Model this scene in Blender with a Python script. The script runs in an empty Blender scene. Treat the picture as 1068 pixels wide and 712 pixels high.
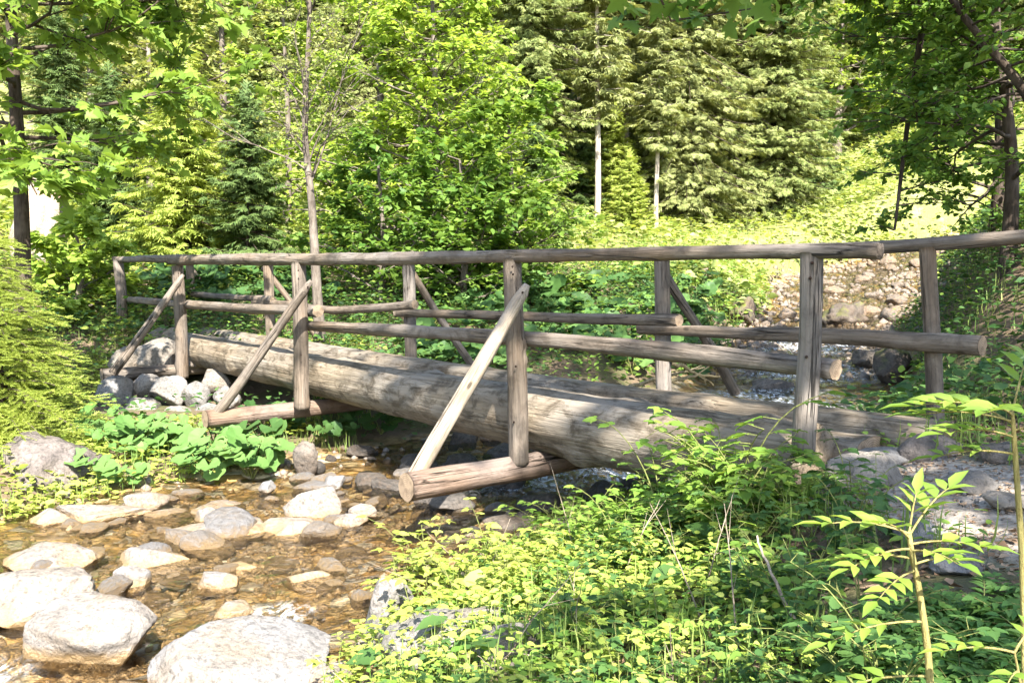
import bpy, math, random
import numpy as np
from mathutils import Vector, Matrix

random.seed(11)
rng = np.random.default_rng(11)
scene = bpy.context.scene
COL = scene.collection
UP = np.array([0.0, 0.0, 1.0])

# ------------------------------------------------------------------ camera
FPX, CX, CY, HORIZ = 950.0, 534.0, 356.0, 278.0
EYE = np.array([0.0, 0.0, 1.8])
PITCH = math.atan((CY - HORIZ) / FPX)
cam_d = bpy.data.cameras.new('camera')
cam_d.sensor_width = 36.0
cam_d.lens = 36.0 * FPX / 1068.0
cam_d.clip_start = 0.05
cam_d.clip_end = 2000.0
cam = bpy.data.objects.new('camera', cam_d)
cam.location = EYE
cam.rotation_euler = (math.pi / 2 - PITCH, 0, 0)
COL.objects.link(cam)
scene.camera = cam


def ray(u, v):
    a, b = (u - CX) / FPX, -(v - CY) / FPX
    c, s = math.cos(PITCH), math.sin(PITCH)
    return np.array([a, c + b * s, -s + b * c])


def at(u, v, Y):
    d = ray(u, v)
    return EYE + d * (Y / d[1])


# ------------------------------------------------------------------ noise
def _hash(ix, iy, iz, seed):
    h = (ix.astype(np.int64) * 374761393 + iy.astype(np.int64) * 668265263 +
         iz.astype(np.int64) * 2147483647 + seed * 1274126177) & 0xFFFFFFFF
    h = ((h ^ (h >> 13)) * 1274126177) & 0xFFFFFFFF
    h = (h ^ (h >> 16)) & 0xFFFFFFFF
    return h.astype(np.float64) / 0xFFFFFFFF


def vnoise(P, seed=0):
    P = np.asarray(P, float)
    i = np.floor(P).astype(np.int64)
    f = P - i
    f = f * f * (3 - 2 * f)
    out = 0
    for dx in (0, 1):
        for dy in (0, 1):
            for dz in (0, 1):
                w = ((f[:, 0] if dx else 1 - f[:, 0]) * (f[:, 1] if dy else 1 - f[:, 1]) *
                     (f[:, 2] if dz else 1 - f[:, 2]))
                out = out + w * _hash(i[:, 0] + dx, i[:, 1] + dy, i[:, 2] + dz, seed)
    return out * 2 - 1


def fbm(P, octs=4, seed=0):
    P = np.asarray(P, float)
    o, a, t = 0, 1.0, 0
    for k in range(octs):
        o = o + a * vnoise(P * (2.03 ** k) + 17.3 * k, seed + k)
        t += a
        a *= 0.5
    return o / t


def fbm2(x, y, sc, octs=4, seed=0):
    return fbm(np.stack([x * sc, y * sc, np.zeros_like(x)], 1), octs, seed)


def sstep(t):
    t = np.clip(t, 0, 1)
    return t * t * (3 - 2 * t)


# ------------------------------------------------------------------ mesh helpers
def mk_mesh(name, V, Fs, smooth=False, attrs=None, mats=None, matidx=None):
    V = np.asarray(V, np.float32)
    if isinstance(Fs, np.ndarray):
        Fs = [Fs]
    Fs = [np.asarray(f, np.int32) for f in Fs if len(f)]
    me = bpy.data.meshes.new(name)
    me.vertices.add(len(V))
    me.vertices.foreach_set('co', V.ravel())
    loops = np.concatenate([f.ravel() for f in Fs])
    tot = np.concatenate([np.full(len(f), f.shape[1], np.int32) for f in Fs])
    st = np.concatenate([[0], np.cumsum(tot)[:-1]]).astype(np.int32)
    me.loops.add(len(loops))
    me.loops.foreach_set('vertex_index', loops)
    me.polygons.add(len(tot))
    me.polygons.foreach_set('loop_start', st)
    if smooth:
        me.polygons.foreach_set('use_smooth', np.ones(len(tot), bool))
    if matidx is not None:
        me.polygons.foreach_set('material_index', np.asarray(matidx, np.int32))
    me.update(calc_edges=True)
    for an, arr in (attrs or {}).items():
        arr = np.asarray(arr, np.float32)
        if arr.ndim == 2:
            a = me.attributes.new(an, 'FLOAT_VECTOR', 'POINT')
            a.data.foreach_set('vector', arr.ravel())
        else:
            a = me.attributes.new(an, 'FLOAT', 'POINT')
            a.data.foreach_set('value', arr)
    for m in (mats or []):
        me.materials.append(m)
    return me


def link(name, me, parent=None, loc=None):
    o = bpy.data.objects.new(name, me)
    COL.objects.link(o)
    if parent is not None:
        o.parent = parent
    if loc is not None:
        o.location = loc
    return o


def tag(o, label, cat, group=None, kind=None):
    if label:
        o['label'] = label
    if cat:
        o['category'] = cat
    if group:
        o['group'] = group
    if kind:
        o['kind'] = kind
    return o


def thing(name, loc, label, cat, group=None):
    o = bpy.data.objects.new(name, None)
    o.empty_display_size = 0.1
    COL.objects.link(o)
    o.location = loc
    return tag(o, label, cat, group)


def dup(root, loc, rz=0.0, sc=1.0, label=None, tilt=(0, 0)):
    r = root.copy()
    COL.objects.link(r)
    r.location = loc
    r.rotation_euler = (tilt[0], tilt[1], rz)
    r.scale = (sc, sc, sc) if np.isscalar(sc) else sc
    if label:
        r['label'] = label
    for ch in list(root.children):
        c = ch.copy()
        COL.objects.link(c)
        c.parent = r
        for g in list(ch.children):
            d = g.copy()
            COL.objects.link(d)
            d.parent = c
    return r


class Buf:
    """collects triangles/quads from several arrays into one mesh"""
    def __init__(s):
        s.V, s.T, s.Q, s.n = [], [], [], 0

    def add(s, V, T=None, Q=None):
        V = np.asarray(V, float)
        if T is not None and len(T):
            s.T.append(np.asarray(T) + s.n)
        if Q is not None and len(Q):
            s.Q.append(np.asarray(Q) + s.n)
        s.V.append(V)
        s.n += len(V)

    def mesh(s, name, mat, base=(0, 0, 0), smooth=False):
        V = np.concatenate(s.V) - np.asarray(base)
        F = []
        if s.T:
            F.append(np.concatenate(s.T))
        if s.Q:
            F.append(np.concatenate(s.Q))
        return mk_mesh(name, V, F, smooth=smooth, mats=[mat])


def unit(v):
    v = np.asarray(v, float)
    return v / np.maximum(np.linalg.norm(v, axis=-1, keepdims=True), 1e-9)


def tube(pts, rad, k=7):
    pts = np.asarray(pts, float)
    n = len(pts)
    rad = np.broadcast_to(np.asarray(rad, float), (n,))
    T = unit(np.gradient(pts, axis=0))
    ref = UP if abs(T[0][2]) < 0.9 else np.array([1.0, 0, 0])
    X = unit(np.cross(T, ref))
    Y = np.cross(T, X)
    th = np.linspace(0, 2 * math.pi, k, endpoint=False)
    V = (pts[:, None, :] + rad[:, None, None] *
         (np.cos(th)[None, :, None] * X[:, None, :] + np.sin(th)[None, :, None] * Y[:, None, :])).reshape(-1, 3)
    i, j = np.meshgrid(np.arange(n - 1), np.arange(k), indexing='ij')
    a = i * k + j
    b = i * k + (j + 1) % k
    Q = np.stack([a, b, b + k, a + k], -1).reshape(-1, 4)
    return V, Q


# leaf templates: x across, y from stalk to tip, z out of the blade
def T_ovate(w=0.27):
    V = np.array([[0, 0, 0], [-w, .3, .07], [-w * .8, .62, .05], [0, 1, -.10], [w * .8, .62, .05], [w, .3, .07],
                  [0, .3, 0], [0, .65, -.01]])
    F = np.array([[0, 6, 1], [1, 6, 7], [1, 7, 2], [2, 7, 3], [0, 5, 6], [5, 7, 6], [5, 4, 7], [4, 3, 7]])
    return V, F


def T_rhomb(w=0.3):
    V = np.array([[0, 0, 0], [-w, .45, .09], [0, 1, -.06], [w, .45, .09]])
    F = np.array([[0, 2, 1], [0, 3, 2]])
    return V, F


def T_maple():
    h = [(-.16, -.06), (-.47, .04), (-.27, .2), (-.58, .46), (-.24, .48), (-.2, .66)]
    pts = [(0, 0)] + h + [(0, 1.0)] + [(-x, y) for x, y in reversed(h)]
    V = [(x, y, -.16 * abs(x) - .12 * max(0, y - .5)) for x, y in pts] + [(0, .3, .03)]
    n = len(pts)
    F = [(n, (i + 1) % n, i) for i in range(n)]
    return np.array(V), np.array(F)


def T_toothed():
    ys = [.08, .22, .3, .45, .52, .68, .74, .88]
    ws = [.16, .30, .25, .31, .24, .23, .16, .10]
    L = [(-w, y, .05) for w, y in zip(ws, ys)]
    R = [(w, y, .05) for w, y in zip(ws, ys)]
    S = [(0, y, 0) for y in (.22, .5, .78)]
    V = [(0, 0, 0)] + L + [(0, 1, -.08)] + R[::-1] + S
    # fan per side around the midrib
    n = len(L)
    tip = n + 1
    s0, s1, s2 = 2 * n + 2, 2 * n + 3, 2 * n + 4
    F = []
    chain = list(range(0, tip + 1))
    def side(ch, flip):
        ys_ = [V[c][1] for c in ch]
        spine = [0, s0, s1, s2, tip]
        sp = 0
        for a, b in zip(ch[:-1], ch[1:]):
            m = (V[a][1] + V[b][1]) / 2
            want = 1 if m < .36 else 2 if m < .64 else 3
            while sp < want - 1 + 1 and sp < want:
                nx = sp + 1
                if sp >= 1:
                    F.append((spine[sp], spine[nx], a) if not flip else (spine[nx], spine[sp], a))
                sp = nx
            if spine[sp] not in (a, b):
                F.append((a, spine[sp], b) if not flip else (b, spine[sp], a))
        return
    side(chain, False)
    chain2 = [0] + list(range(2 * n + 1, n + 1, -1)) + [tip]
    side(chain2, True)
    return np.array(V, float), np.array(F)


def T_round(n=18):
    V = [(0, .42, -.05)]
    for r, zz in ((.3, .02), (.52, .07)):
        for i in range(n):
            a = -math.pi / 2 + .38 + (2 * math.pi - .76) * i / (n - 1)
            rr = r * (1 + .07 * math.sin(i * 2.6))
            V.append((rr * math.cos(a), .42 + rr * math.sin(a), zz + .035 * math.sin(i * 2.1) * r * 2))
    F = []
    for i in range(n - 1):
        F.append((0, 1 + i, 2 + i))
        F.append((1 + i, 1 + n + i, 2 + n + i))
        F.append((1 + i, 2 + n + i, 2 + i))
    return np.array(V), np.array(F)


def T_blade():
    V = np.array([[-.02, 0, 0], [.02, 0, 0], [-.019, .4, .06], [.019, .4, .06], [-.012, .75, -.04], [.012, .75, -.04], [0, 1, -.25]])
    F = np.array([[0, 1, 3], [0, 3, 2], [2, 3, 5], [2, 5, 4], [4, 5, 6]])
    return V, F


def T_spray(seed, fingers=9):
    """flat drooping conifer spray: a twig with tapering side shoots"""
    r = np.random.default_rng(seed)
    V, F = [], []
    def fin(b, d, L, w):
        d = unit(d)
        n = np.array([-d[1], d[0], 0]) * w
        i = len(V)
        z = -.35 * L * r.uniform(.3, 1.2)
        V.extend([b - n * .5, b + n * .5, b + d * L * .6 - n * .8 + [0, 0, z * .35], b + d * L * .6 + n * .8 + [0, 0, z * .35], b + d * L + [0, 0, z]])
        F.extend([(i, i + 1, i + 3), (i, i + 3, i + 2), (i + 2, i + 3, i + 4)])
    fin(np.array([0., 0, 0]), np.array([0, 1., 0]), 1.0, .06)
    for k in range(fingers):
        y = .05 + .75 * k / fingers
        s = 1 if k % 2 else -1
        fin(np.array([0, y, -.1 * y]), np.array([s * r.uniform(.6, 1.0), r.uniform(.5, .9), 0]), (.55 - .4 * y) * r.uniform(.7, 1.3), .055)
    return np.array(V), np.array(F)


def T_needletwig(seed, n=26):
    """a spruce twig: a thin stem with individual needles all round"""
    r = np.random.default_rng(seed)
    V, F = [], []
    V += [(-.012, 0, 0), (.012, 0, 0), (0, 1, 0)]
    F += [(0, 1, 2)]
    for k in range(n):
        y = k / n
        a = k * 2.4 + r.uniform(-.4, .4)
        o = np.array([math.cos(a), 0, math.sin(a)])
        if o[2] < 0:
            o[2] *= .5
        L = .2 * (1 - .35 * y) * r.uniform(.8, 1.2)
        d = unit(o + np.array([0, .75, 0]))
        side = unit(np.cross(d, o + [0.01, .3, .1])) * .03
        b = np.array([0, y, 0])
        i = len(V)
        V += [tuple(b - side), tuple(b + side), tuple(b + d * L)]
        F += [(i, i + 1, i + 2)]
    # leader tuft
    for k in range(5):
        a = k * 1.256
        d = unit(np.array([.4 * math.cos(a), 1, .4 * math.sin(a)])) * .12
        i = len(V)
        V += [(-.014, .97, 0), (.014, .97, 0), tuple(np.array([0, .97, 0]) + d)]
        F += [(i, i + 1, i + 2)]
    return np.array(V), np.array(F)


def place(T, P, D, N, S):
    """copies of template T at points P, pointing along D, blade normal N, size S -> V, F"""
    TV, TF = T
    P, D, N = (np.asarray(a, float).reshape(-1, 3) for a in (P, D, N))
    S = np.broadcast_to(np.asarray(S, float), (len(P),))
    D = unit(D)
    X = unit(np.cross(D, N))
    Z = np.cross(X, D)
    V = P[:, None, :] + S[:, None, None] * (TV[None, :, 0:1] * X[:, None, :] + TV[None, :, 1:2] * D[:, None, :] + TV[None, :, 2:3] * Z[:, None, :])
    m = len(TV)
    F = TF[None, :, :] + (np.arange(len(P)) * m)[:, None, None]
    return V.reshape(-1, 3), F.reshape(-1, TF.shape[1])


def rand_dirs(n, r=None):
    r = r or rng
    a = r.uniform(0, 2 * math.pi, n)
    return np.stack([np.cos(a), np.sin(a), np.zeros(n)], 1)


# ------------------------------------------------------------------ materials
def new_mat(name):
    m = bpy.data.materials.new(name)
    m.use_nodes = True
    nt = m.node_tree
    nt.nodes.clear()
    out = nt.nodes.new('ShaderNodeOutputMaterial')
    return m, nt, out


class NT:
    def __init__(s, nt):
        s.nt = nt

    def n(s, typ, **kw):
        nd = s.nt.nodes.new(typ)
        for k, v in kw.items():
            setattr(nd, k, v)
        return nd

    def l(s, a, b):
        s.nt.links.new(a, b)

    def val(s, sock, v):
        if hasattr(v, 'is_output') or isinstance(v, bpy.types.NodeSocket):
            s.l(v, sock)
        else:
            sock.default_value = v

    def noise(s, vec, scale, detail=4, rough=.55, dist=0.0):
        nd = s.n('ShaderNodeTexNoise')
        nd.inputs['Scale'].default_value = scale
        nd.inputs['Detail'].default_value = detail
        nd.inputs['Roughness'].default_value = rough
        nd.inputs['Distortion'].default_value = dist
        if vec is not None:
            s.l(vec, nd.inputs['Vector'])
        return nd.outputs['Fac']

    def ramp(s, fac, stops):
        nd = s.n('ShaderNodeValToRGB')
        el = nd.color_ramp.elements
        while len(el) < len(stops):
            el.new(0.5)
        for e, (p, c) in zip(el, stops):
            e.position = p
            e.color = (c, c, c, 1) if np.isscalar(c) else (*c, 1)
        s.l(fac, nd.inputs[0])
        return nd.outputs['Color']

    def mix(s, fac, a, b, mode='MIX'):
        nd = s.n('ShaderNodeMix', data_type='RGBA', blend_type=mode)
        s.val(nd.inputs[0], fac)
        for sock, v in ((nd.inputs[6], a), (nd.inputs[7], b)):
            if isinstance(v, bpy.types.NodeSocket):
                s.l(v, sock)
            else:
                sock.default_value = (*v, 1)
        return nd.outputs[2]

    def math(s, op, a, b=0.0, clamp=False):
        nd = s.n('ShaderNodeMath', operation=op, use_clamp=clamp)
        s.val(nd.inputs[0], a)
        s.val(nd.inputs[1], b)
        return nd.outputs[0]

    def attr(s, name):
        return s.n('ShaderNodeAttribute', attribute_name=name)

    def scaled(s, vec, sc):
        nd = s.n('ShaderNodeMapping')
        nd.inputs['Scale'].default_value = sc
        s.l(vec, nd.inputs['Vector'])
        return nd.outputs[0]

    def bump(s, h, strength, dist, normal=None):
        nd = s.n('ShaderNodeBump')
        nd.inputs['Strength'].default_value = strength
        nd.inputs['Distance'].default_value = dist
        s.l(h, nd.inputs['Height'])
        if normal is not None:
            s.l(normal, nd.inputs['Normal'])
        return nd.outputs[0]


def leaf_mat(name, c1, c2, trans=0.4, tcol=None, rough=.5, spec=.25, gain=1.3):
    """two-tone leaves: each leaf its own mix of c1 and c2; light passes through the blade"""
    m, nt, out = new_mat(name)
    t = NT(nt)
    geo = t.n('ShaderNodeNewGeometry')
    tc = t.n('ShaderNodeTexCoord')
    patch = t.noise(tc.outputs['Object'], 1.3, 3)
    c1, c2 = (tuple(min(.6, gain * (.92 * x + .08 * (.35 * c[0] + .6 * c[1]))) for x in c) for c in (c1, c2))
    f = t.math('ADD', t.math('MULTIPLY', geo.outputs['Random Per Island'], .75), t.math('MULTIPLY', t.math('SUBTRACT', patch, .5), 1.1), clamp=True)
    col = t.mix(f, c1, c2)
    b = t.n('ShaderNodeBsdfPrincipled')
    t.l(col, b.inputs['Base Color'])
    b.inputs['Roughness'].default_value = rough
    b.inputs['Specular IOR Level'].default_value = spec
    tr = t.n('ShaderNodeBsdfTranslucent')
    tcol = tcol or (1.22, 1.12, .7)
    t.l(t.mix(1.0, col, tcol, 'MULTIPLY'), tr.inputs['Color'])
    ms = t.n('ShaderNodeMixShader')
    ms.inputs[0].default_value = trans
    t.l(b.outputs[0], ms.inputs[1])
    t.l(tr.outputs[0], ms.inputs[2])
    t.l(ms.outputs[0], out.inputs[0])
    return m


def wood_mat(name, pale, dark, crack=(.035, .026, .018), crack_amt=1.0, warm=(.30, .20, .12), mottle=.35):
    m, nt, out = new_mat(name)
    t = NT(nt)
    lc = t.attr('lc').outputs['Vector']
    fib = t.noise(t.scaled(lc, (38, 38, 1.6)), 1.0, 5, .65, .4)
    patch = t.noise(t.scaled(lc, (4, 4, 1.5)), 1.0, 4, .6)
    big = t.noise(t.scaled(lc, (2, 2, .8)), 1.0, 3, .55)
    col = t.mix(t.ramp(fib, [(.3, 0.0), (.72, 1.0)]), dark, pale)
    col = t.mix(t.math('MULTIPLY', t.ramp(patch, [(.48, 0.0), (.68, 1.0)]), .55), col, warm)
    grey = tuple(.9 * (x * .4 + .6 * sum(pale) / 3) for x in pale)
    col = t.mix(t.math('MULTIPLY', t.ramp(big, [(.42, 0.0), (.66, 1.0)]), .7), col, grey)
    crk = t.noise(t.scaled(lc, (16, 16, .55)), 1.0, 3, .5, .8)
    cm = t.ramp(crk, [(.0, 0.0), (.485, 0.0), (.5, 1.0), (.515, 0.0)])
    brk = t.noise(t.scaled(lc, (5, 5, 1.1)), 1.0, 2)
    cm = t.math('MULTIPLY', cm, t.ramp(brk, [(.45, 0.0), (.6, crack_amt)]))
    mo = t.noise(t.scaled(lc, (9, 9, 5)), 1.0, 6, .72, .6)
    col = t.mix(t.math('MULTIPLY', t.ramp(mo, [(.47, 0.0), (.62, 1.0)]), mottle), col, tuple(.55 * x for x in dark))
    # bark remnants and knots: small dark spots
    vo = t.n('ShaderNodeTexVoronoi')
    t.l(t.scaled(lc, (9, 9, 4.5)), vo.inputs['Vector'])
    vo.inputs['Scale'].default_value = 1.0
    kn = t.ramp(vo.outputs['Distance'], [(.0, 1.0), (.09, .9), (.16, 0.0)])
    ksel = t.math('GREATER_THAN', t.n('ShaderNodeSeparateColor').outputs[0], 2.0)
    sc = t.n('ShaderNodeSeparateColor')
    t.l(vo.outputs['Color'], sc.inputs[0])
    kn = t.math('MULTIPLY', kn, t.math('GREATER_THAN', sc.outputs[0], .72))
    col = t.mix(t.math('MULTIPLY', kn, .8), col, crack)
    col = t.mix(cm, col, crack)
    b = t.n('ShaderNodeBsdfPrincipled')
    t.l(col, b.inputs['Base Color'])
    b.inputs['Roughness'].default_value = .82
    b.inputs['Specular IOR Level'].default_value = .22
    h = t.math('SUBTRACT', t.math('ADD', fib, t.math('MULTIPLY', patch, .8)), t.math('MULTIPLY', cm, 1.4))
    t.l(t.bump(h, 1.0, .02), b.inputs['Normal'])
    t.l(b.outputs[0], out.inputs[0])
    return m


def end_mat(name, pale, dark):
    m, nt, out = new_mat(name)
    t = NT(nt)
    lc = t.attr('lc').outputs['Vector']
    ln = t.n('ShaderNodeVectorMath', operation='LENGTH')
    t.l(t.scaled(lc, (1, 1, 0)), ln.inputs[0])
    nz = t.noise(lc, 14, 3)
    rr = t.math('ADD', t.math('MULTIPLY', ln.outputs['Value'], 520.0), t.math('MULTIPLY', nz, 6.0))
    rings = t.math('MULTIPLY', t.math('ADD', t.math('SINE', rr), 1.0), .5)
    big = t.noise(lc, 20, 4)
    col = t.mix(t.math('MULTIPLY', rings, .6), pale, dark)
    col = t.mix(t.ramp(big, [(.45, 0.0), (.7, .7)]), col, tuple(.45 * d for d in dark))
    b = t.n('ShaderNodeBsdfPrincipled')
    t.l(col, b.inputs['Base Color'])
    b.inputs['Roughness'].default_value = .85
    t.l(t.bump(big, .5, .008), b.inputs['Normal'])
    t.l(b.outputs[0], out.inputs[0])
    return m


def bark_mat(name, c1, c2, scale=9.0):
    m, nt, out = new_mat(name)
    t = NT(nt)
    tc = t.n('ShaderNodeTexCoord')
    v = tc.outputs['Object']
    a = t.noise(t.scaled(v, (3, 3, .7)), scale, 5, .65, .5)
    p = t.noise(v, 2.2, 3)
    col = t.mix(t.ramp(a, [(.35, 0.0), (.65, 1.0)]), c1, c2)
    col = t.mix(t.ramp(p, [(.52, 0.0), (.7, .6)]), col, tuple(min(1, x * 1.5 + .05) for x in c2))
    b = t.n('ShaderNodeBsdfPrincipled')
    t.l(col, b.inputs['Base Color'])
    b.inputs['Roughness'].default_value = .9
    b.inputs['Specular IOR Level'].default_value = .15
    t.l(t.bump(a, .8, .02), b.inputs['Normal'])
    t.l(b.outputs[0], out.inputs[0])
    return m


def rock_mat(name, pale, mid, stain, stain_amt=.5, wet_top=None, moss=None):
    m, nt, out = new_mat(name)
    t = NT(nt)
    tc = t.n('ShaderNodeTexCoord')
    geo = t.n('ShaderNodeNewGeometry')
    v = tc.outputs['Object']
    oi = t.n('ShaderNodeObjectInfo')
    vv = t.n('ShaderNodeVectorMath', operation='ADD')
    t.l(v, vv.inputs[0])
    cmb = t.n('ShaderNodeCombineXYZ')
    t.l(t.math('MULTIPLY', oi.outputs['Random'], 37.0), cmb.inputs[0])
    t.l(cmb.outputs[0], vv.inputs[1])
    v = vv.outputs[0]
    a = t.noise(v, 4.0, 6, .62, .3)
    f = t.noise(v, 38.0, 5, .7)
    st = t.noise(v, 2.6, 4, .6, .6)
    col = t.mix(t.ramp(a, [(.34, 0.0), (.64, 1.0)]), mid, pale)
    col = t.mix(t.math('MULTIPLY', t.ramp(st, [(.48, 0.0), (.64, 1.0)]), stain_amt), col, stain)
    tint = t.mix(oi.outputs['Random'], (.86, .90, .96), (1.06, .98, .88))
    col = t.mix(1.0, col, tint, 'MULTIPLY')
    spk = t.ramp(f, [(.34, .45), (.52, 1.0)])
    col = t.mix(1.0, col, spk, 'MULTIPLY')
    vein = t.noise(t.scaled(v, (1, 1, 3)), 3.0, 3, .5, 1.2)
    vm = t.ramp(vein, [(.0, 0.0), (.485, 0.0), (.5, .4), (.51, 0.0)])
    col = t.mix(vm, col, tuple(x * .25 for x in mid))
    if moss is not None:
        sx = t.n('ShaderNodeSeparateXYZ')
        t.l(geo.outputs['Normal'], sx.inputs[0])
        mm = t.math('MULTIPLY', t.ramp(sx.outputs[2], [(.25, 0.0), (.75, 1.0)]), t.ramp(t.noise(v, 3.5, 4, .65), [(.44, 0.0), (.56, 1.0)]))
        col = t.mix(mm, col, moss)
    rough = .8
    b = t.n('ShaderNodeBsdfPrincipled')
    if wet_top is not None:
        sp = t.n('ShaderNodeSeparateXYZ')
        t.l(geo.outputs['Position'], sp.inputs[0])
        wz = t.math('ADD', sp.outputs[2], t.math('MULTIPLY', t.math('SUBTRACT', a, .5), .12))
        wm = t.n('ShaderNodeMapRange')
        t.l(wz, wm.inputs[0])
        wm.inputs[1].default_value = wet_top - .02
        wm.inputs[2].default_value = wet_top + .03
        wm.inputs[3].default_value = 1.0
        wm.inputs[4].default_value = 0.0
        col = t.mix(t.math('MULTIPLY', wm.outputs[0], .85), col, (.25, .165, .075))
        rn = t.n('ShaderNodeMapRange')
        t.l(wm.outputs[0], rn.inputs[0])
        rn.inputs[3].default_value = .8
        rn.inputs[4].default_value = .3
        t.l(rn.outputs[0], b.inputs['Roughness'])
    else:
        b.inputs['Roughness'].default_value = rough
    t.l(col, b.inputs['Base Color'])
    h = t.math('ADD', t.math('MULTIPLY', a, 1.0), t.math('MULTIPLY', f, .35))
    t.l(t.bump(h, 1.0, .045), b.inputs['Normal'])
    t.l(b.outputs[0], out.inputs[0])
    return m


M = {}
M['wood'] = wood_mat('weathered_wood', (.235, .19, .145), (.07, .053, .039), crack_amt=1.0, warm=(.17, .11, .066), mottle=.5)
M['wood_log'] = wood_mat('weathered_log', (.275, .228, .165), (.125, .096, .064), crack_amt=.4, warm=(.19, .13, .078), mottle=.85)
M['wood_red'] = wood_mat('reddish_wood', (.25, .17, .12), (.09, .055, .036), warm=(.20, .11, .062), mottle=.5)
M['wood_pale'] = wood_mat('pale_split_wood', (.36, .31, .245), (.18, .14, .10), crack_amt=.6, warm=(.46, .34, .22))
M['cut'] = end_mat('cut_wood', (.30, .225, .15), (.14, .09, .052))
M['bark_dark'] = bark_mat('dark_bark', (.03, .022, .016), (.085, .065, .05))
M['bark_grey'] = bark_mat('grey_bark', (.065, .052, .042), (.165, .14, .115), 7)
M['bark_pale'] = bark_mat('pale_bark', (.22, .18, .14), (.42, .37, .31), 7)
M['stem'] = bark_mat('green_stem', (.12, .13, .04), (.20, .22, .07), 20)
M['stem_woody'] = bark_mat('woody_stem', (.12, .10, .055), (.25, .21, .12), 20)
M['stem_sap'] = bark_mat('sapling_stem', (.17, .14, .05), (.30, .26, .10), 20)
M['dead'] = bark_mat('dead_twig', (.13, .10, .07), (.30, .25, .19), 14)

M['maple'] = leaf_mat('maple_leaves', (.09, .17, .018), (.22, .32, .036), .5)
M['maple_dark'] = leaf_mat('shade_tone_leaves', (.05, .12, .015), (.165, .26, .03), .5)  # darker copy of the maple leaves, shade put into the colour
M['hazel'] = leaf_mat('spring_leaves', (.14, .23, .02), (.31, .40, .05), .5)
M['spruce'] = leaf_mat('spruce_needles', (.10, .14, .034), (.28, .31, .095), .33, rough=.65)
M['spruce_b'] = leaf_mat('olive_spruce_needles', (.12, .15, .042), (.31, .325, .115), .33, rough=.65)
M['spruce_dark'] = leaf_mat('dark_spruce_needles', (.045, .085, .02), (.12, .17, .04), .25, rough=.65)
M['spruce_young'] = leaf_mat('young_spruce_needles', (.18, .245, .03), (.36, .41, .07), .4, rough=.55)
M['bare_leaf'] = leaf_mat('olive_young_leaves', (.15, .19, .045), (.30, .32, .10), .45)
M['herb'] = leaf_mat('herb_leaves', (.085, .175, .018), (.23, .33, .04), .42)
M['herb_y'] = leaf_mat('sunlit_tone_herb_leaves', (.19, .265, .028), (.38, .42, .075), .42)  # brighter copy of the herb leaves, sunlight put into the colour
M['herb_d'] = leaf_mat('deep_green_shade_tone', (.03, .08, .018), (.085, .16, .035), .38)  # dark green herbs, also with the shade behind the bridge painted in
M['fern'] = leaf_mat('vetch_leaves', (.05, .13, .022), (.13, .22, .04), .38)
M['butterbur'] = leaf_mat('butterbur_leaves', (.065, .145, .028), (.125, .215, .05), .3, rough=.6)
M['ash'] = leaf_mat('ash_leaves', (.11, .20, .018), (.24, .33, .04), .45, rough=.35, spec=.5)
M['meadow'] = leaf_mat('meadow_leaves', (.15, .22, .04), (.33, .36, .11), .35)
M['grass'] = leaf_mat('grass_blades', (.09, .16, .025), (.24, .28, .07), .35)
M['litter'] = leaf_mat('dry_leaves', (.12, .07, .035), (.30, .21, .13), .12, tcol=(1, .9, .7), rough=.75)

M['rock'] = rock_mat('pale_limestone', (.255, .235, .215), (.165, .148, .13), (.22, .16, .095), .5, wet_top=.04)
M['rock_dry'] = rock_mat('dry_limestone', (.25, .235, .215), (.12, .11, .098), (.16, .13, .095), .45)
M['rock_up'] = rock_mat('upstream_stone', (.25, .20, .155), (.11, .088, .066), (.33, .21, .11), .65)
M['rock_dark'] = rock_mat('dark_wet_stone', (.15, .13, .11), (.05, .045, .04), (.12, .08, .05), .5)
M['rock_moss'] = rock_mat('mossy_rock', (.13, .105, .085), (.05, .042, .034), (.09, .06, .035), .5, moss=(.10, .10, .02))
M['earth_rock'] = rock_mat('crumbly_earth', (.20, .17, .15), (.075, .062, .055), (.14, .11, .085), .5)

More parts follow.
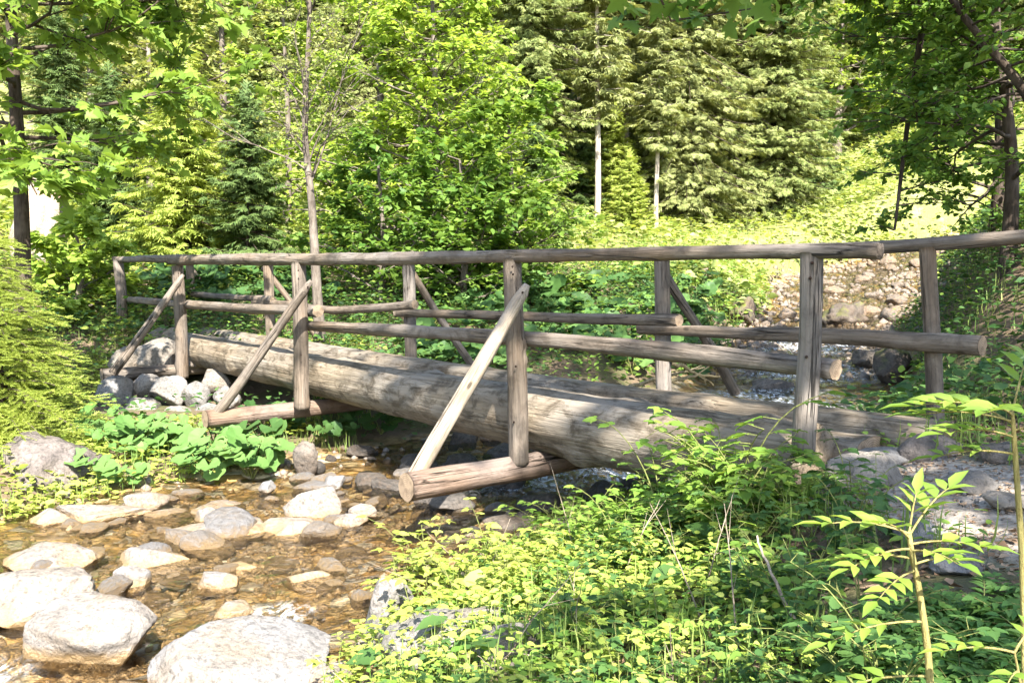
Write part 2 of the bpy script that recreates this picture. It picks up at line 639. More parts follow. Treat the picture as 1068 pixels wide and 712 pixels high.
# ------------------------------------------------------------------ terrain
# stream centre line: x, y, water level, half width
STREAM = np.array([
    (-9.0, -7.0, -.30, 2.2), (-5.0, -1.0, -.14, 2.2), (-3.0, 2.8, -.03, 2.15), (-2.45, 4.6, 0.0, 1.85), (-1.5, 6.3, 0.02, 1.6),
    (-.2, 7.7, .05, 1.5), (1.75, 9.3, .08, 1.35), (3.45, 11.2, .12, 1.3), (4.5, 13.8, .22, 1.2), (5.6, 17.0, .52, 1.25),
    (7.5, 20.0, .86, 1.75), (8.6, 24.0, 1.28, 1.9), (11.0, 27.5, 1.72, 1.5), (13.5, 30.0, 2.4, 1.1), (20.0, 31.0, 4.0, .8), (34, 30, 9, .8)])
CP = np.array([
    (0, 2.7, .42), (1.5, 3, .74), (1.6, 4.3, .86), (2.5, 3.6, .86), (.3, 4.4, .24), (1, 5.2, .44), (-.3, 3.2, .27), (.4, 5.3, .12), (.7, 3.6, .44), (0, 0, .35), (3, 1, .85),
    (5, 4, 1.35), (4, 6, 1.05), (2.6, 6, .70), (6, 8, 2.2), (4.6, 9, 1.25), (8, 12, 2.9), (4.0, 8.2, .45), (-3, -3, .3), (6, -4, 1.2), (0, -6, .5),
    (-4.6, 7, .38), (-4.4, 9, .18), (-3.2, 8.5, .12), (-4, 10.2, .02), (-4.8, 10.5, .1), (-5.8, 13, .95), (-5.5, 11.4, .35), (-8, 9, .95), (-8, 14, 1.55), (-7, 5, .6), (-12, 20, 3.0), (-6, 20, 2.4),
    (-2.4, 10.6, .35), (-1, 14, 1.0), (1, 12.5, .62), (2.4, 16, 1.2), (0, 20, 1.95), (4, 22, 1.8), (3, 28, 3.0), (8, 31, 2.9), (9, 45, 6.3),
    (20, 50, 11), (17, 25, 5.5), (12.5, 18.5, 3.6), (-10, 40, 7), (0, 45, 6.5), (5, 60, 11), (15, 40, 5.9), (40, 40, 16), (-40, 40, 14), (-40, 10, 5),
    (-20, 5, 2.2), (40, 10, 10), (-40, -30, 2), (40, -30, 6), (0, -30, 1), (0, 95, 36), (60, 95, 48), (-60, 95, 38), (0, 150, 80), (90, 150, 90),
    (-90, 150, 85), (-90, 60, 30), (90, 60, 40), (90, -20, 20), (-90, -20, 8)], float)
SC = 10.0


def _U(r2):
    return .5 * r2 * np.log(np.maximum(r2, 1e-12))


def _tps():
    n = len(CP)
    xy = CP[:, :2] / SC
    r2 = ((xy[:, None] - xy[None]) ** 2).sum(-1)
    K = _U(r2) + np.eye(n) * .01
    Pm = np.concatenate([np.ones((n, 1)), xy], 1)
    A = np.zeros((n + 3, n + 3))
    A[:n, :n] = K
    A[:n, n:] = Pm
    A[n:, :n] = Pm.T
    return np.linalg.solve(A, np.concatenate([CP[:, 2], np.zeros(3)]))


TPSW = _tps()


def base_h(x, y):
    n = len(CP)
    out = np.empty(len(x))
    for s in range(0, len(x), 20000):
        p = np.stack([x[s:s + 20000], y[s:s + 20000]], 1) / SC
        r2 = ((p[:, None] - (CP[:, :2] / SC)[None]) ** 2).sum(-1)
        out[s:s + 20000] = _U(r2) @ TPSW[:n] + TPSW[n] + p @ TPSW[n + 1:]
    return out


def stream_q(x, y):
    """distance to the stream's centre line, water level and half width there"""
    best = np.full(len(x), 1e9)
    zw = np.zeros(len(x))
    hw = np.ones(len(x))
    for a, b in zip(STREAM[:-1], STREAM[1:]):
        d = b[:2] - a[:2]
        t = np.clip(((x - a[0]) * d[0] + (y - a[1]) * d[1]) / (d @ d), 0, 1)
        dist = np.hypot(x - a[0] - t * d[0], y - a[1] - t * d[1])
        k = dist < best
        best[k] = dist[k]
        zw[k] = (a[2] + t * (b[2] - a[2]))[k]
        hw[k] = (a[3] + t * (b[3] - a[3]))[k]
    return best, zw, hw


PATHS = [np.array([(1.55, 4.75), (1.9, 3.8), (2.5, 2.75), (3.8, 1.2)])]


def path_d(x, y):
    best = np.full(len(x), 1e9)
    for pl in PATHS:
        for a, b in zip(pl[:-1], pl[1:]):
            d = b - a
            t = np.clip(((x - a[0]) * d[0] + (y - a[1]) * d[1]) / (d @ d), 0, 1)
            best = np.minimum(best, np.hypot(x - a[0] - t * d[0], y - a[1] - t * d[1]))
    return best


def H(x, y):
    x = np.atleast_1d(np.asarray(x, float))
    y = np.atleast_1d(np.asarray(y, float))
    bz = base_h(x, y)
    d, zw, hw = stream_q(x, y)
    wob = .25 * fbm2(x, y, .9, 3, 5)
    dd = d / hw + wob * .6
    bed = zw - .10 * (1 - np.clip(dd, 0, 1) ** 2) + .06 * fbm2(x, y, 2.6, 4, 8)
    bw = 1.0 + .055 * np.clip(y - 4, 0, 40)
    t = sstep((dd - .92) * hw / bw)
    top = np.maximum(bz, zw + .12)
    z = bed * (1 - t) + top * t
    far = np.clip((np.hypot(x, y) - 12) / 30, 0, 1)
    z += t * (.05 * fbm2(x, y, 1.3, 4, 3) + far * .5 * fbm2(x, y, .12, 3, 9))
    return z


def Hs(x, y):
    return float(H([x], [y])[0])


def ground(u, v, zoff=0.0):
    """where the line of sight through a photo point meets the terrain"""
    d = ray(u, v)
    t = np.concatenate([np.linspace(.8, 30, 1500), np.linspace(30.1, 150, 800)])
    P = EYE + t[:, None] * d
    h = H(P[:, 0], P[:, 1]) + zoff
    k = np.argmax(P[:, 2] < h)
    return np.array([P[k, 0], P[k, 1], h[k]])


def axis(segs):
    out = []
    for a, b, s in segs:
        n = max(1, int(round((b - a) / s)))
        out.append(np.linspace(a, b, n, endpoint=False))
    out.append([segs[-1][1]])
    return np.concatenate(out)


gx = axis([(-160, -60, 8), (-60, -20, 2.5), (-20, -8, .5), (-8, -4.5, .14), (-4.5, 3.5, .055), (3.5, 6, .1), (6, 16, .22), (16, 30, .8), (30, 160, 6)])
gy = axis([(-60, -10, 4), (-10, 1, .5), (1, 9, .055), (9, 16, .11), (16, 32, .25), (32, 60, .9), (60, 200, 5)])
GX, GY = np.meshgrid(gx, gy, indexing='ij')
fx, fy = GX.ravel(), GY.ravel()
fz = H(fx, fy)
sd, szw, shw = stream_q(fx, fy)
nx_, ny_ = len(gx), len(gy)
ii, jj = np.meshgrid(np.arange(nx_ - 1), np.arange(ny_ - 1), indexing='ij')
qa = ii * ny_ + jj
GQ = np.stack([qa, qa + ny_, qa + ny_ + 1, qa + 1], -1).reshape(-1, 4)
inb = sstep(1 - (sd - shw * .95) / .5)
pth = sstep(1 - (path_d(fx, fy) - .35) / .25)
farg = sstep((fy - 17) / 14)


def ground_mat():
    m, nt, out = new_mat('forest_ground')
    t = NT(nt)
    geo = t.n('ShaderNodeNewGeometry')
    P = geo.outputs['Position']
    n1 = t.noise(P, 2.0, 5, .6)
    n2 = t.noise(P, 22.0, 5, .7)
    soil = t.mix(n2, (.07, .048, .03), (.21, .155, .105))
    soil = t.mix(t.ramp(n1, [(.45, 0.0), (.62, .6)]), soil, (.06, .085, .025))
    # path: pale litter over soil lightened to stand in for sun dapple
    vl = t.n('ShaderNodeTexVoronoi')
    t.l(P, vl.inputs['Vector'])
    vl.inputs['Scale'].default_value = 34
    dirt = t.mix(vl.outputs['Distance'], (.22, .18, .14), (.44, .375, .30))
    dirt = t.mix(t.ramp(n1, [(.42, 0.0), (.62, .8)]), dirt, (.46, .41, .36))
    dirt = t.mix(1.0, dirt, t.ramp(n2, [(.3, .5), (.6, 1.05)]), 'MULTIPLY')
    col = t.mix(t.attr('path').outputs['Fac'], soil, dirt)
    grs = t.mix(n2, (.12, .15, .035), (.28, .29, .09))
    grs = t.mix(t.ramp(n1, [(.5, 0.0), (.66, .6)]), grs, (.33, .29, .17))
    col = t.mix(t.attr('grassy').outputs['Fac'], col, grs)
    # stream bed: cobbles of ochre, tan and grey
    v1 = t.n('ShaderNodeTexVoronoi')
    v1.inputs['Scale'].default_value = 7.5
    v1.inputs['Randomness'].default_value = 1
    wv = t.n('ShaderNodeVectorMath', operation='ADD')
    t.l(P, wv.inputs[0])
    nn = t.n('ShaderNodeTexNoise')
    nn.inputs['Scale'].default_value = 5
    t.l(P, nn.inputs['Vector'])
    sc_ = t.n('ShaderNodeVectorMath', operation='SCALE')
    t.l(nn.outputs['Color'], sc_.inputs[0])
    sc_.inputs['Scale'].default_value = .16
    t.l(sc_.outputs[0], wv.inputs[1])
    t.l(wv.outputs[0], v1.inputs['Vector'])
    s2 = t.n('ShaderNodeSeparateColor')
    t.l(v1.outputs['Color'], s2.inputs[0])
    cob = t.ramp(s2.outputs[0], [(.0, (.30, .17, .06)), (.25, (.56, .37, .14)), (.5, (.42, .27, .11)), (.72, (.62, .48, .27)), (.9, (.52, .45, .35))])
    cob = t.mix(1.0, cob, t.ramp(v1.outputs['Distance'], [(.25, 1.0), (.62, .5)]), 'MULTIPLY')
    cob = t.mix(1.0, cob, t.ramp(n2, [(.28, .55), (.6, 1.1)]), 'MULTIPLY')
    col = t.mix(t.attr('bed').outputs['Fac'], col, cob)
    b = t.n('ShaderNodeBsdfPrincipled')
    t.l(col, b.inputs['Base Color'])
    b.inputs['Roughness'].default_value = .9
    b.inputs['Specular IOR Level'].default_value = .15
    hb = t.math('MULTIPLY', t.math('SUBTRACT', 1.0, v1.outputs['Distance']), t.attr('bed').outputs['Fac'])
    h = t.math('ADD', t.math('MULTIPLY', n2, .6), t.math('MULTIPLY', hb, 1.5))
    t.l(t.bump(h, .9, .04), b.inputs['Normal'])
    t.l(b.outputs[0], out.inputs[0])
    return m


gme = mk_mesh('ground', np.stack([fx, fy, fz], 1), GQ, smooth=True, attrs={'bed': inb, 'path': pth, 'grassy': farg * (1 - inb)}, mats=[ground_mat()])
tag(link('ground', gme), 'forest floor with a stony stream bed between two banks', None, kind='structure')


def water_mat():
    m, nt, out = new_mat('clear_stream_water')
    t = NT(nt)
    geo = t.n('ShaderNodeNewGeometry')
    P = geo.outputs['Position']
    n1 = t.noise(P, 7.0, 5, .6, .8)
    n2 = t.noise(t.scaled(P, (1, 1, 1)), 24.0, 4, .6, .5)
    hgt = t.math('ADD', n1, t.math('MULTIPLY', n2, .4))
    bn = t.n('ShaderNodeBump')
    bn.inputs['Distance'].default_value = .11
    t.l(hgt, bn.inputs['Height'])
    t.l(t.math('ADD', t.math('MULTIPLY', t.attr('rapid').outputs['Fac'], .6), .4), bn.inputs['Strength'])
    nrm = bn.outputs[0]
    gl = t.n('ShaderNodeBsdfGlossy')
    gl.inputs['Roughness'].default_value = .06
    t.l(nrm, gl.inputs['Normal'])
    tp = t.n('ShaderNodeBsdfTransparent')
    tp.inputs['Color'].default_value = (.96, .92, .82, 1)
    fr = t.n('ShaderNodeFresnel')  # brighter leaves on the sunlit left, darker ones right: light set by colour
    fr.inputs['IOR'].default_value = 1.36
    t.l(nrm, fr.inputs['Normal'])
    ms = t.n('ShaderNodeMixShader')
    t.l(fr.outputs[0], ms.inputs[0])
    t.l(tp.outputs[0], ms.inputs[1])
    t.l(gl.outputs[0], ms.inputs[2])
    # broken white water, plus sky glints painted in as bluish-white streaks
    foam_glint = t.math('MULTIPLY', t.attr('riffle_glint').outputs['Fac'], t.ramp(t.noise(t.scaled(P, (1, .45, 1)), 13.0, 6, .75, 1.4), [(.47, 0.0), (.66, 1.0)]))
    df = t.n('ShaderNodeBsdfDiffuse')
    df.inputs['Color'].default_value = (.75, .78, .80, 1)
    m2 = t.n('ShaderNodeMixShader')
    t.l(foam_glint, m2.inputs[0])
    t.l(ms.outputs[0], m2.inputs[1])
    t.l(df.outputs[0], m2.inputs[2])
    t.l(m2.outputs[0], out.inputs[0])
    return m


keepv = (sd < shw * 1.25 + .25) & (fy < 40) & (fy > -8)
qk = keepv[GQ].all(1)
wq = GQ[qk]
ids = np.unique(wq)
mp = np.zeros(len(fx), np.int64)
mp[ids] = np.arange(len(ids))
wx, wy = fx[ids], fy[ids]
wrap_ = sstep((wy - 5.8) / 1.5)
wzv = szw[ids] + (.012 + .02 * wrap_) * fbm2(wx, wy, 4.0, 3, 21) + (.006 + .02 * wrap_) * fbm2(wx, wy, 9.0, 2, 22)
riff = np.zeros(len(ids))  # mask for the white water and the painted glints
for (rx, ry, rr) in ((.9, 7.6, .9), (-1.2, 4.6, .22), (-2.35, 3.9, .25), (4.4, 13.6, 1.6), (5.2, 16, 1.6), (3.3, 11.4, 1.5), (2.3, 10.0, 1.0), (.2, 7.4, .8), (-2.9, 3.6, .25)):
    riff = np.maximum(riff, sstep(1 - np.hypot(wx - rx, wy - ry) / rr))
wme = mk_mesh('water', np.stack([wx, wy, wzv], 1), mp[wq], smooth=True, attrs={'riffle_glint': riff, 'rapid': sstep((wy - 5.8) / 1.5)}, mats=[water_mat()])
tag(link('stream_water', wme), 'clear shallow water running over an ochre stony bed', None, kind='structure')

def ico(sub):
    import bmesh
    bm = bmesh.new()
    bmesh.ops.create_icosphere(bm, subdivisions=sub, radius=1.0)
    V = np.array([v.co[:] for v in bm.verts])
    F = np.array([[v.index for v in f.verts] for f in bm.faces])
    bm.free()
    return V, F


ICO_NAIL = ico(1)
# ------------------------------------------------------------------ the log footbridge
A0 = np.array([.02, 6.05])
DIRB = unit(np.array([-.625, .781]))
NB = np.array([DIRB[1], -DIRB[0]])            # towards the far side
ND = np.array([.781, .625])


def onw(u, v, w):
    """photo point on the upright plane that runs along the bridge, w metres behind the near posts"""
    d = ray(u, v)
    den = d[0] * ND[0] + d[1] * ND[1]
    t = (w + A0 @ ND - EYE[0] * ND[0] - EYE[1] * ND[1]) / den
    return EYE + d * t


def log_mesh(name, pts, r0, r1, seed, mat, sides=22, seg=.05, lump=.05, cap=True, point=None, bend=.0, flat=None, oval=1.0):
    pts = np.asarray(pts, float)
    cum = np.concatenate([[0], np.cumsum(np.linalg.norm(np.diff(pts, axis=0), axis=1))])
    L = cum[-1]
    n = max(6, int(L / seg))
    s = np.linspace(0, L, n)
    C = np.stack([np.interp(s, cum, pts[:, k]) for k in range(3)], 1)
    if len(pts) > 2:
        for _ in range(max(2, n // 8)):
            C[1:-1] = .25 * C[:-2] + .5 * C[1:-1] + .25 * C[2:]
    r = np.random.default_rng(seed)
    T = unit(np.gradient(C, axis=0))
    ref = UP if abs(T[0][2]) < .9 else np.array([0.3, 1.0, 0])
    X = unit(np.cross(T, ref))
    Y = np.cross(X, T)
    Y = np.where(Y[:, 2:3] < -.2, -Y, Y)
    ph = r.uniform(0, 6.28, 4)
    if bend:
        C = C + X * (bend * np.sin(s / L * math.pi * 2 + ph[0]))[:, None] + Y * (bend * .7 * np.sin(s / L * math.pi * 1.3 + ph[1]))[:, None]
        T = unit(np.gradient(C, axis=0))
    rad = r0 + (r1 - r0) * s / L
    th = np.linspace(0, 2 * math.pi, sides, endpoint=False)
    RR = np.repeat(rad[:, None], sides, 1)
    q = np.stack([np.repeat(s[:, None], sides, 1).ravel() * 2.2, np.cos(np.tile(th, n)) * 1.4 + seed, np.sin(np.tile(th, n)) * 1.4], 1)
    RR = RR * (1 + lump * fbm(q, 3, seed).reshape(n, sides) * 1.6)
    # long shallow grooves and a few knots
    q2 = np.stack([np.repeat(s[:, None], sides, 1).ravel() * .7, np.cos(np.tile(th, n)) * 5 + seed, np.sin(np.tile(th, n)) * 5], 1)
    RR = RR * (1 + lump * 1.3 * vnoise(q2, seed + 3).reshape(n, sides)) * (1 + lump * .8 * fbm(np.stack([s * 3.1, s * 0 + seed, s * 0], 1), 3, seed))[:, None]
    for _ in range(int(L * 1.6)):
        ks, kt = r.uniform(0, L), r.uniform(0, 2 * math.pi)
        dth = np.angle(np.exp(1j * (th - kt)))
        RR += rad.mean() * .22 * np.exp(-((s[:, None] - ks) / (.55 * rad.mean())) ** 2 - (dth[None] / .42) ** 2)
    cx, sy = np.cos(th)[None] * RR * oval, np.sin(th)[None] * RR
    if flat is not None:
        lim = rad[:, None] * flat
        sy = np.where(sy > lim, lim + (sy - lim) * .22, sy)
    if point is not None:
        f = np.clip((L - s) / point, 0.0, 1) ** .7
        cx = cx * (.15 + .85 * f)[:, None]
        sy = sy * (.5 + .5 * f)[:, None]
    V = C[:, None, :] + cx[..., None] * X[:, None, :] + sy[..., None] * Y[:, None, :]
    off = r.uniform(-20, 20, 3)
    lc = np.stack([cx + off[0], sy + off[1], np.repeat(s[:, None], sides, 1) + off[2]], -1).reshape(-1, 3)
    V = V.reshape(-1, 3)
    i, j = np.meshgrid(np.arange(n - 1), np.arange(sides), indexing='ij')
    a = i * sides + j
    b = i * sides + (j + 1) % sides
    Q = np.stack([a, b, b + sides, a + sides], -1).reshape(-1, 4)
    F = [Q]
    ends = []
    for e, sg in ((0, -1), (n - 1, 1)):
        ringV = V[e * sides:(e + 1) * sides]
        c = C[e] + T[e] * sg * (-.002)
        ends.append((ringV, c, np.stack([cx[e], sy[e], np.zeros(sides)], 1), T[e] * sg))
        if cap:
            k = len(V)
            V = np.concatenate([V, [c]])
            lc = np.concatenate([lc, [[off[0], off[1], s[e] + off[2]]]])
            rr = np.arange(sides) + e * sides
            F.append(np.stack([rr, np.roll(rr, -1), np.full(sides, k)], 1))
    return V, F, lc, ends


def end_disc(e):
    """a sawn end: rim, a slightly dished face, concentric for the rings"""
    ringV, c, lc, T = e
    V, L, F = [], [], []
    n = len(ringV)
    fr = [1.0, .66, .33]
    for f in fr:
        V.append(c + (ringV - c) * f + T * (.003 + .004 * (1 - f)))
        L.append(lc * f)
    V.append((c + T * .007)[None])
    L.append(np.zeros((1, 3)))
    for k in range(2):
        a = np.arange(n) + k * n
        F.append(np.stack([a, np.roll(a, -1), np.roll(a, -1) + n], 1))
        F.append(np.stack([a, np.roll(a, -1) + n, a + n], 1))
    a = np.arange(n) + 2 * n
    F.append(np.stack([a, np.roll(a, -1), np.full(n, 3 * n)], 1))
    return np.concatenate(V), np.concatenate(F), np.concatenate(L)


BR0 = np.array([A0[0] + ND[0] * .6, A0[1] + ND[1] * .6, .6])
bridge = thing('log_footbridge', BR0, 'old footbridge of weathered grey logs with pole railings crossing the stream', 'footbridge')
seedc = [100]


def bpart(name, pts, r0, r1, mat='wood', ends='', label=None, **kw):
    seedc[0] += 1
    if 'rail' in name or name in ('brace', 'post'):
        kw['lump'] = kw.get('lump', .05) * (1.7 if name != 'post' else 1.3)
        kw['bend'] = .012 if name != 'post' else .002
    V, F, lc, E = log_mesh(name, pts, r0, r1, seedc[0], M[mat], **kw)
    me = mk_mesh(name, V - BR0, F, smooth=True, attrs={'lc': lc}, mats=[M[mat]])
    o = link(name, me, bridge)
    if label:
        o['label'] = label
    for ch, e in (('a', E[0]), ('b', E[1])):
        if ch in ends:
            dv, dF, dl = end_disc(e)
            link('cut_end', mk_mesh('cut_end', dv - BR0, dF, smooth=False, attrs={'lc': dl}, mats=[M['cut']]), o)
    return o


def onbridge(t, w, z):
    """t metres along from the post beside the middle, w behind the near posts"""
    p = A0 + DIRB * t + ND * w
    return np.array([p[0], p[1], z])


def tof(P):
    return float((P[:2] - A0) @ DIRB)


# bearing logs: (w, photo points of the top edge, radii)
zt = 1.8 - .855
tl = tof(onw(166, 350, .33))
bpart('bearing_log', [onbridge(tl, .33, zt - .205), onbridge(3.2, .33, zt - .225), onbridge(0, .33, zt - .215), onbridge(-1.3, .34, zt - .2), onbridge(tof(onw(850, 462, .34)), .34, zt - .18)],
      .19, .225, 'wood_log', 'a', label='thickest of the three bearing logs, bleached along its rounded side', sides=40, seg=.04, lump=.045)
bpart('bearing_log', [onbridge(tl + .1, .70, zt - .20), onbridge(3, .69, zt - .215), onbridge(0, .69, zt - .205), onbridge(-2.3, .70, zt - .17), onbridge(tof(onw(912, 462, .7)), .70, zt - .17)],
      .17, .18, 'wood_log', 'b', label='middle bearing log trodden flat and dusted with soil', sides=34, seg=.05, flat=.55, lump=.05)
bpart('bearing_log', [onbridge(tl + .25, 1.03, zt - .17), onbridge(3, 1.03, zt - .185), onbridge(0, 1.03, zt - .17), onbridge(-2, 1.03, zt - .12), onbridge(tof(onw(985, 440, 1.03)), 1.03, zt - .115)],
      .165, .165, 'wood_log', 'b', label='slimmer bearing log on the upstream side', sides=34, seg=.05, flat=.8, lump=.06)

# posts: (photo top, photo foot, diameter px, depth offset, foot)
near_posts = [((123, 270), (128, 345), .075), ((185, 277), (190, 394), .075), ((311, 273), (315, 426), .073), ((534, 270), (541, 484), .067), ((847, 263), (838, 480), .054)]
far_posts = [((152, 272), (153, 330), .06), ((198, 275), (200, 350), .065), ((279, 275), (283, 365), .068), ((426, 275), (429, 390), .066), ((690, 268), (693, 418), .060), ((968, 258), (977, 450), .047)]
for (a, b, r) in near_posts:
    bpart('post', [onw(*a, 0), onw((a[0] + b[0]) / 2 + 1, (a[1] + b[1]) / 2, 0), onw(*b, 0)], r * .94, r, 'wood', sides=18, seg=.03, lump=.05)
for (a, b, r) in far_posts:
    bpart('post', [onw(*a, 1.27), onw(*b, 1.27)], r * .94, r, 'wood', sides=16, seg=.03, lump=.05)
# top rails
bpart('top_rail', [onw(119, 270.5, .0), onw(150, 269.5, .0), onw(192, 271, .0)], .045, .05, 'wood', 'a', sides=16, lump=.05)
bpart('top_rail', [onw(180, 270.5, .02), onw(250, 270.5, .02), onw(330, 271.5, .01), onw(400, 271, 0), onw(540, 268, 0), onw(640, 266, 0), onw(770, 263, 0), onw(860, 261, 0), onw(919, 261, 0)],
      .062, .036, 'wood', '', label='long near-side top rail tapering to a sawn end', sides=20, seg=.04, lump=.06)
bpart('top_rail', [onw(140, 270, 1.27), onw(280, 271, 1.27), onw(430, 270, 1.27), onw(692, 263.5, 1.27), onw(915, 258, 1.27), onw(970, 253.5, 1.27), onw(1068, 246, 1.27), onbridge(-3.3, 1.27, 2.03)],
      .042, .038, 'wood', sides=18, seg=.05, lump=.06)
# middle rails
wi = .09
bpart('middle_rail', [onw(126, 311, wi), onw(190, 318, wi), onw(260, 322, wi), onw(331, 324, wi)], .042, .055, 'wood', 'b', sides=18, lump=.07)
bpart('middle_rail', [onw(320, 338, wi), onw(450, 346, wi), onw(560, 355, wi), onw(700, 368, wi), onw(871, 387, wi)], .05, .052, 'wood', 'b', sides=18, seg=.04, lump=.07)
wf = 1.18
bpart('middle_rail', [onw(146, 303, wf), onw(200, 307, wf), onw(284, 312, wf)], .042, .045, 'wood', 'b', sides=16, lump=.06)
bpart('middle_rail', [onw(264, 315, wf), onw(350, 323, wf), onw(400, 320, wf), onw(432, 317, wf)], .045, .045, 'wood', 'b', sides=16, lump=.06)
bpart('middle_rail', [onw(412, 327, wf), onw(560, 330, wf), onw(707, 333, wf)], .04, .045, 'wood', 'b', sides=16, lump=.07)
bpart('middle_rail', [onw(666, 344, wf), onw(780, 349, wf), onw(900, 352, wf), onw(1023, 359, wf)], .036, .053, 'wood', 'ab', sides=18, seg=.04, lump=.07)
# cross beams under the logs, sticking out towards the downstream side
for (ue, ve, r, far, mt, lab) in ((424, 508, .088, 2.25, 'wood_red', 'cross beam nearest the camera with a pale sawn end'),
                                  (214, 437, .082, 2.2, 'wood_red', 'reddish cross beam above the butterbur leaves'),
                                  (106, 391, .075, 2.1, 'wood', 'cross beam resting on the stones of the far bank')):
    P = onw(ue, ve, -.86)
    bpart('cross_beam', [P, onbridge(tof(P), .4, P[2] - .005), onbridge(tof(P), far, P[2] + .02)], r, r * .9, mt, 'a', label=lab, sides=22, seg=.04, lump=.05)
# braces
for (a, wa, b, wb, r, mt) in (((429, 505), -.74, (549, 296), -.085, .048, 'wood_pale'), ((225, 433), -.76, (325, 293), -.09, .043, 'wood'),
                              ((119, 390), -.8, (191, 286), -.09, .046, 'wood')):
    bpart('brace', [onw(*a, wa), onw(*b, wb)], r * 1.08, r * .85, mt, sides=14, seg=.03, lump=.06, point=.12, oval=1.15)
for (a, wa, b, wb, r) in (((767, 410), 2.15, (689, 275), 1.36, .042), ((492, 380), 2.1, (425, 279), 1.36, .042), ((338, 360), 2.05, (274, 278), 1.36, .045), ((257, 350), 2.0, (197, 278), 1.36, .045)):
    bpart('brace', [onw(*a, wa), onw(*b, wb)], r, r * .9, 'wood', sides=14, seg=.03, lump=.06)

M['iron'] = bark_mat('rusty_iron', (.02, .014, .011), (.05, .03, .02), 30)
for (u, v, w_) in ((534.5, 278, -.062), (535, 286, -.062), (545, 305, -.14), (543, 312, -.14), (538, 382, -.07), (536, 440, -.07), (847, 274, -.05), (845, 290, -.05), (311, 282, -.07), (321, 299, -.13), (314, 370, -.07), (186, 285, -.07), (187, 296, -.13), (841, 372, -.052)):
    P = onw(u, v, w_)
    V, F = ICO_NAIL
    me = mk_mesh('nail', V * .0085 + P - BR0, F, smooth=True, mats=[M['iron']])
    link('nail', me, bridge)

# ------------------------------------------------------------------ rocks
ICO = {k: ico(k) for k in (1, 2, 3, 4, 5)}


def rock_verts(seed, sub=4, cuts=9, rough=.10, blocky=.5):
    V, F = ICO[sub]
    V = V.copy()
    r = np.random.default_rng(seed)
    V *= (1 + .22 * fbm(V * .9 + seed * 3.7, 3, seed))[:, None]
    for _ in range(cuts):
        n = unit(r.normal(size=3))
        d = r.uniform(.55, .86)
        s = V @ n - d
        V = np.where((s > 0)[:, None], V - n * (s * (.75 + .25 * blocky))[:, None], V)
    V *= (1 + rough * fbm(V * 2.6 + seed, 4, seed + 5))[:, None]
    V += unit(V) * (rough * .55 * fbm(V * 7 + seed, 4, seed + 9) - (rough * .5 if rough > .2 else 0.0) * np.maximum(0, .08 - np.abs(fbm(V * 2.2 + seed, 2, seed + 4))) * 6)[:, None]
    lo, hi = V.min(0), V.max(0)
    V = (V - (lo + hi) / 2) / ((hi - lo) / 2)
    return V, F


def boulder(name, loc, size, seed, mat, label, rz=0.0, sub=4, cuts=9, rough=.10, group=None, cat='boulder', tilt=0.0):
    V, F = rock_verts(seed, sub, cuts, rough)
    V = V * np.asarray(size)
    if tilt:
        c, s = math.cos(tilt), math.sin(tilt)
        V = np.stack([V[:, 0] * c + V[:, 2] * s, V[:, 1], -V[:, 0] * s + V[:, 2] * c], 1)
    me = mk_mesh(name, V, F, smooth=True, mats=[M[mat]])
    o = link(name, me, loc=loc)
    o.rotation_euler = (0, 0, rz)
    return tag(o, label, cat, group)


def pxm(Y):
    return FPX / Y


# named boulders: photo x, y of the middle, width px, height px, depth ratio, z sink, material, label
def rock_px(u, v, wpx, hpx, mat, label, seed, zbase=0.0, deep=.75, cuts=14, rough=.085, tilt=0.0, rz=None, cat='boulder', group=None, sub=4):
    d = ray(u, v + hpx * .45)
    t = (zbase - EYE[2]) / d[2]
    P = EYE + d * t
    s = FPX / P[1]
    if v < 606 and wpx > 40 and v > 525:
        hpx *= .72
        zbase -= .015
    hw_, hh = wpx / s / 2 * 1.06, hpx / s / 2
    loc = (P[0], P[1] + hw_ * deep * .5, zbase + hh * .28)
    return boulder('boulder', loc, (hw_, hw_ * deep, hh * 1.25), seed, mat, label, rz=rz if rz is not None else 0.0, cuts=cuts, rough=rough, tilt=tilt, cat=cat, group=group, sub=5 if wpx > 60 else sub)


rock_px(85, 655, 130, 68, 'rock', 'broad flat-topped pale boulder standing in the shallow water beside two larger ones', 5, cuts=14, deep=.8)
rock_px(240, 690, 190, 78, 'rock', 'largest white boulder in the water at the bottom edge, with a mossy right end', 14, cuts=12, deep=.7)
rock_px(24, 618, 130, 58, 'rock', 'rounded ochre-rimmed boulder cut off by the left edge', 23, deep=.8)
rock_px(345, 708, 75, 34, 'rock', 'low whitish rock poking out of the water beside the mossy end of the largest boulder', 31)
rock_px(325, 519, 58, 42, 'rock', 'pointed two-tone boulder on the gravel bar below the bridge', 44, zbase=.02, cuts=16, tilt=.3)
rock_px(225, 600, 42, 28, 'rock', 'smooth cream cobble standing in the middle of the ochre shallows', 52)
rock_px(133, 598, 40, 30, 'rock', 'white leaning wedge-shaped stone in the shallows', 61, cuts=14, tilt=-.6)
rock_px(40, 575, 95, 42, 'rock', 'sun-bleached slab rock at the foot of the left bank', 75, deep=.9)
rock_px(100, 530, 105, 28, 'rock', 'long low white slab along the left waterline', 77, deep=.6)
rock_px(48, 532, 46, 30, 'rock', 'small grey-brown rock with a flat top under the crumbly mound', 79)
rock_px(160, 575, 90, 46, 'rock', 'pinkish half-sunk boulder behind the leaning wedge stone', 83, zbase=-.04, deep=.8)
rock_px(215, 548, 130, 30, 'rock', 'broad white slab lying across the shallows', 87, zbase=-.01, deep=.55)
rock_px(300, 545, 70, 36, 'rock', 'tan rock sloping into the water beside the pointed boulder', 91, zbase=-.03)
rock_px(255, 588, 42, 20, 'rock', 'round orange-tan cobble behind the cream one', 95, zbase=-.02)
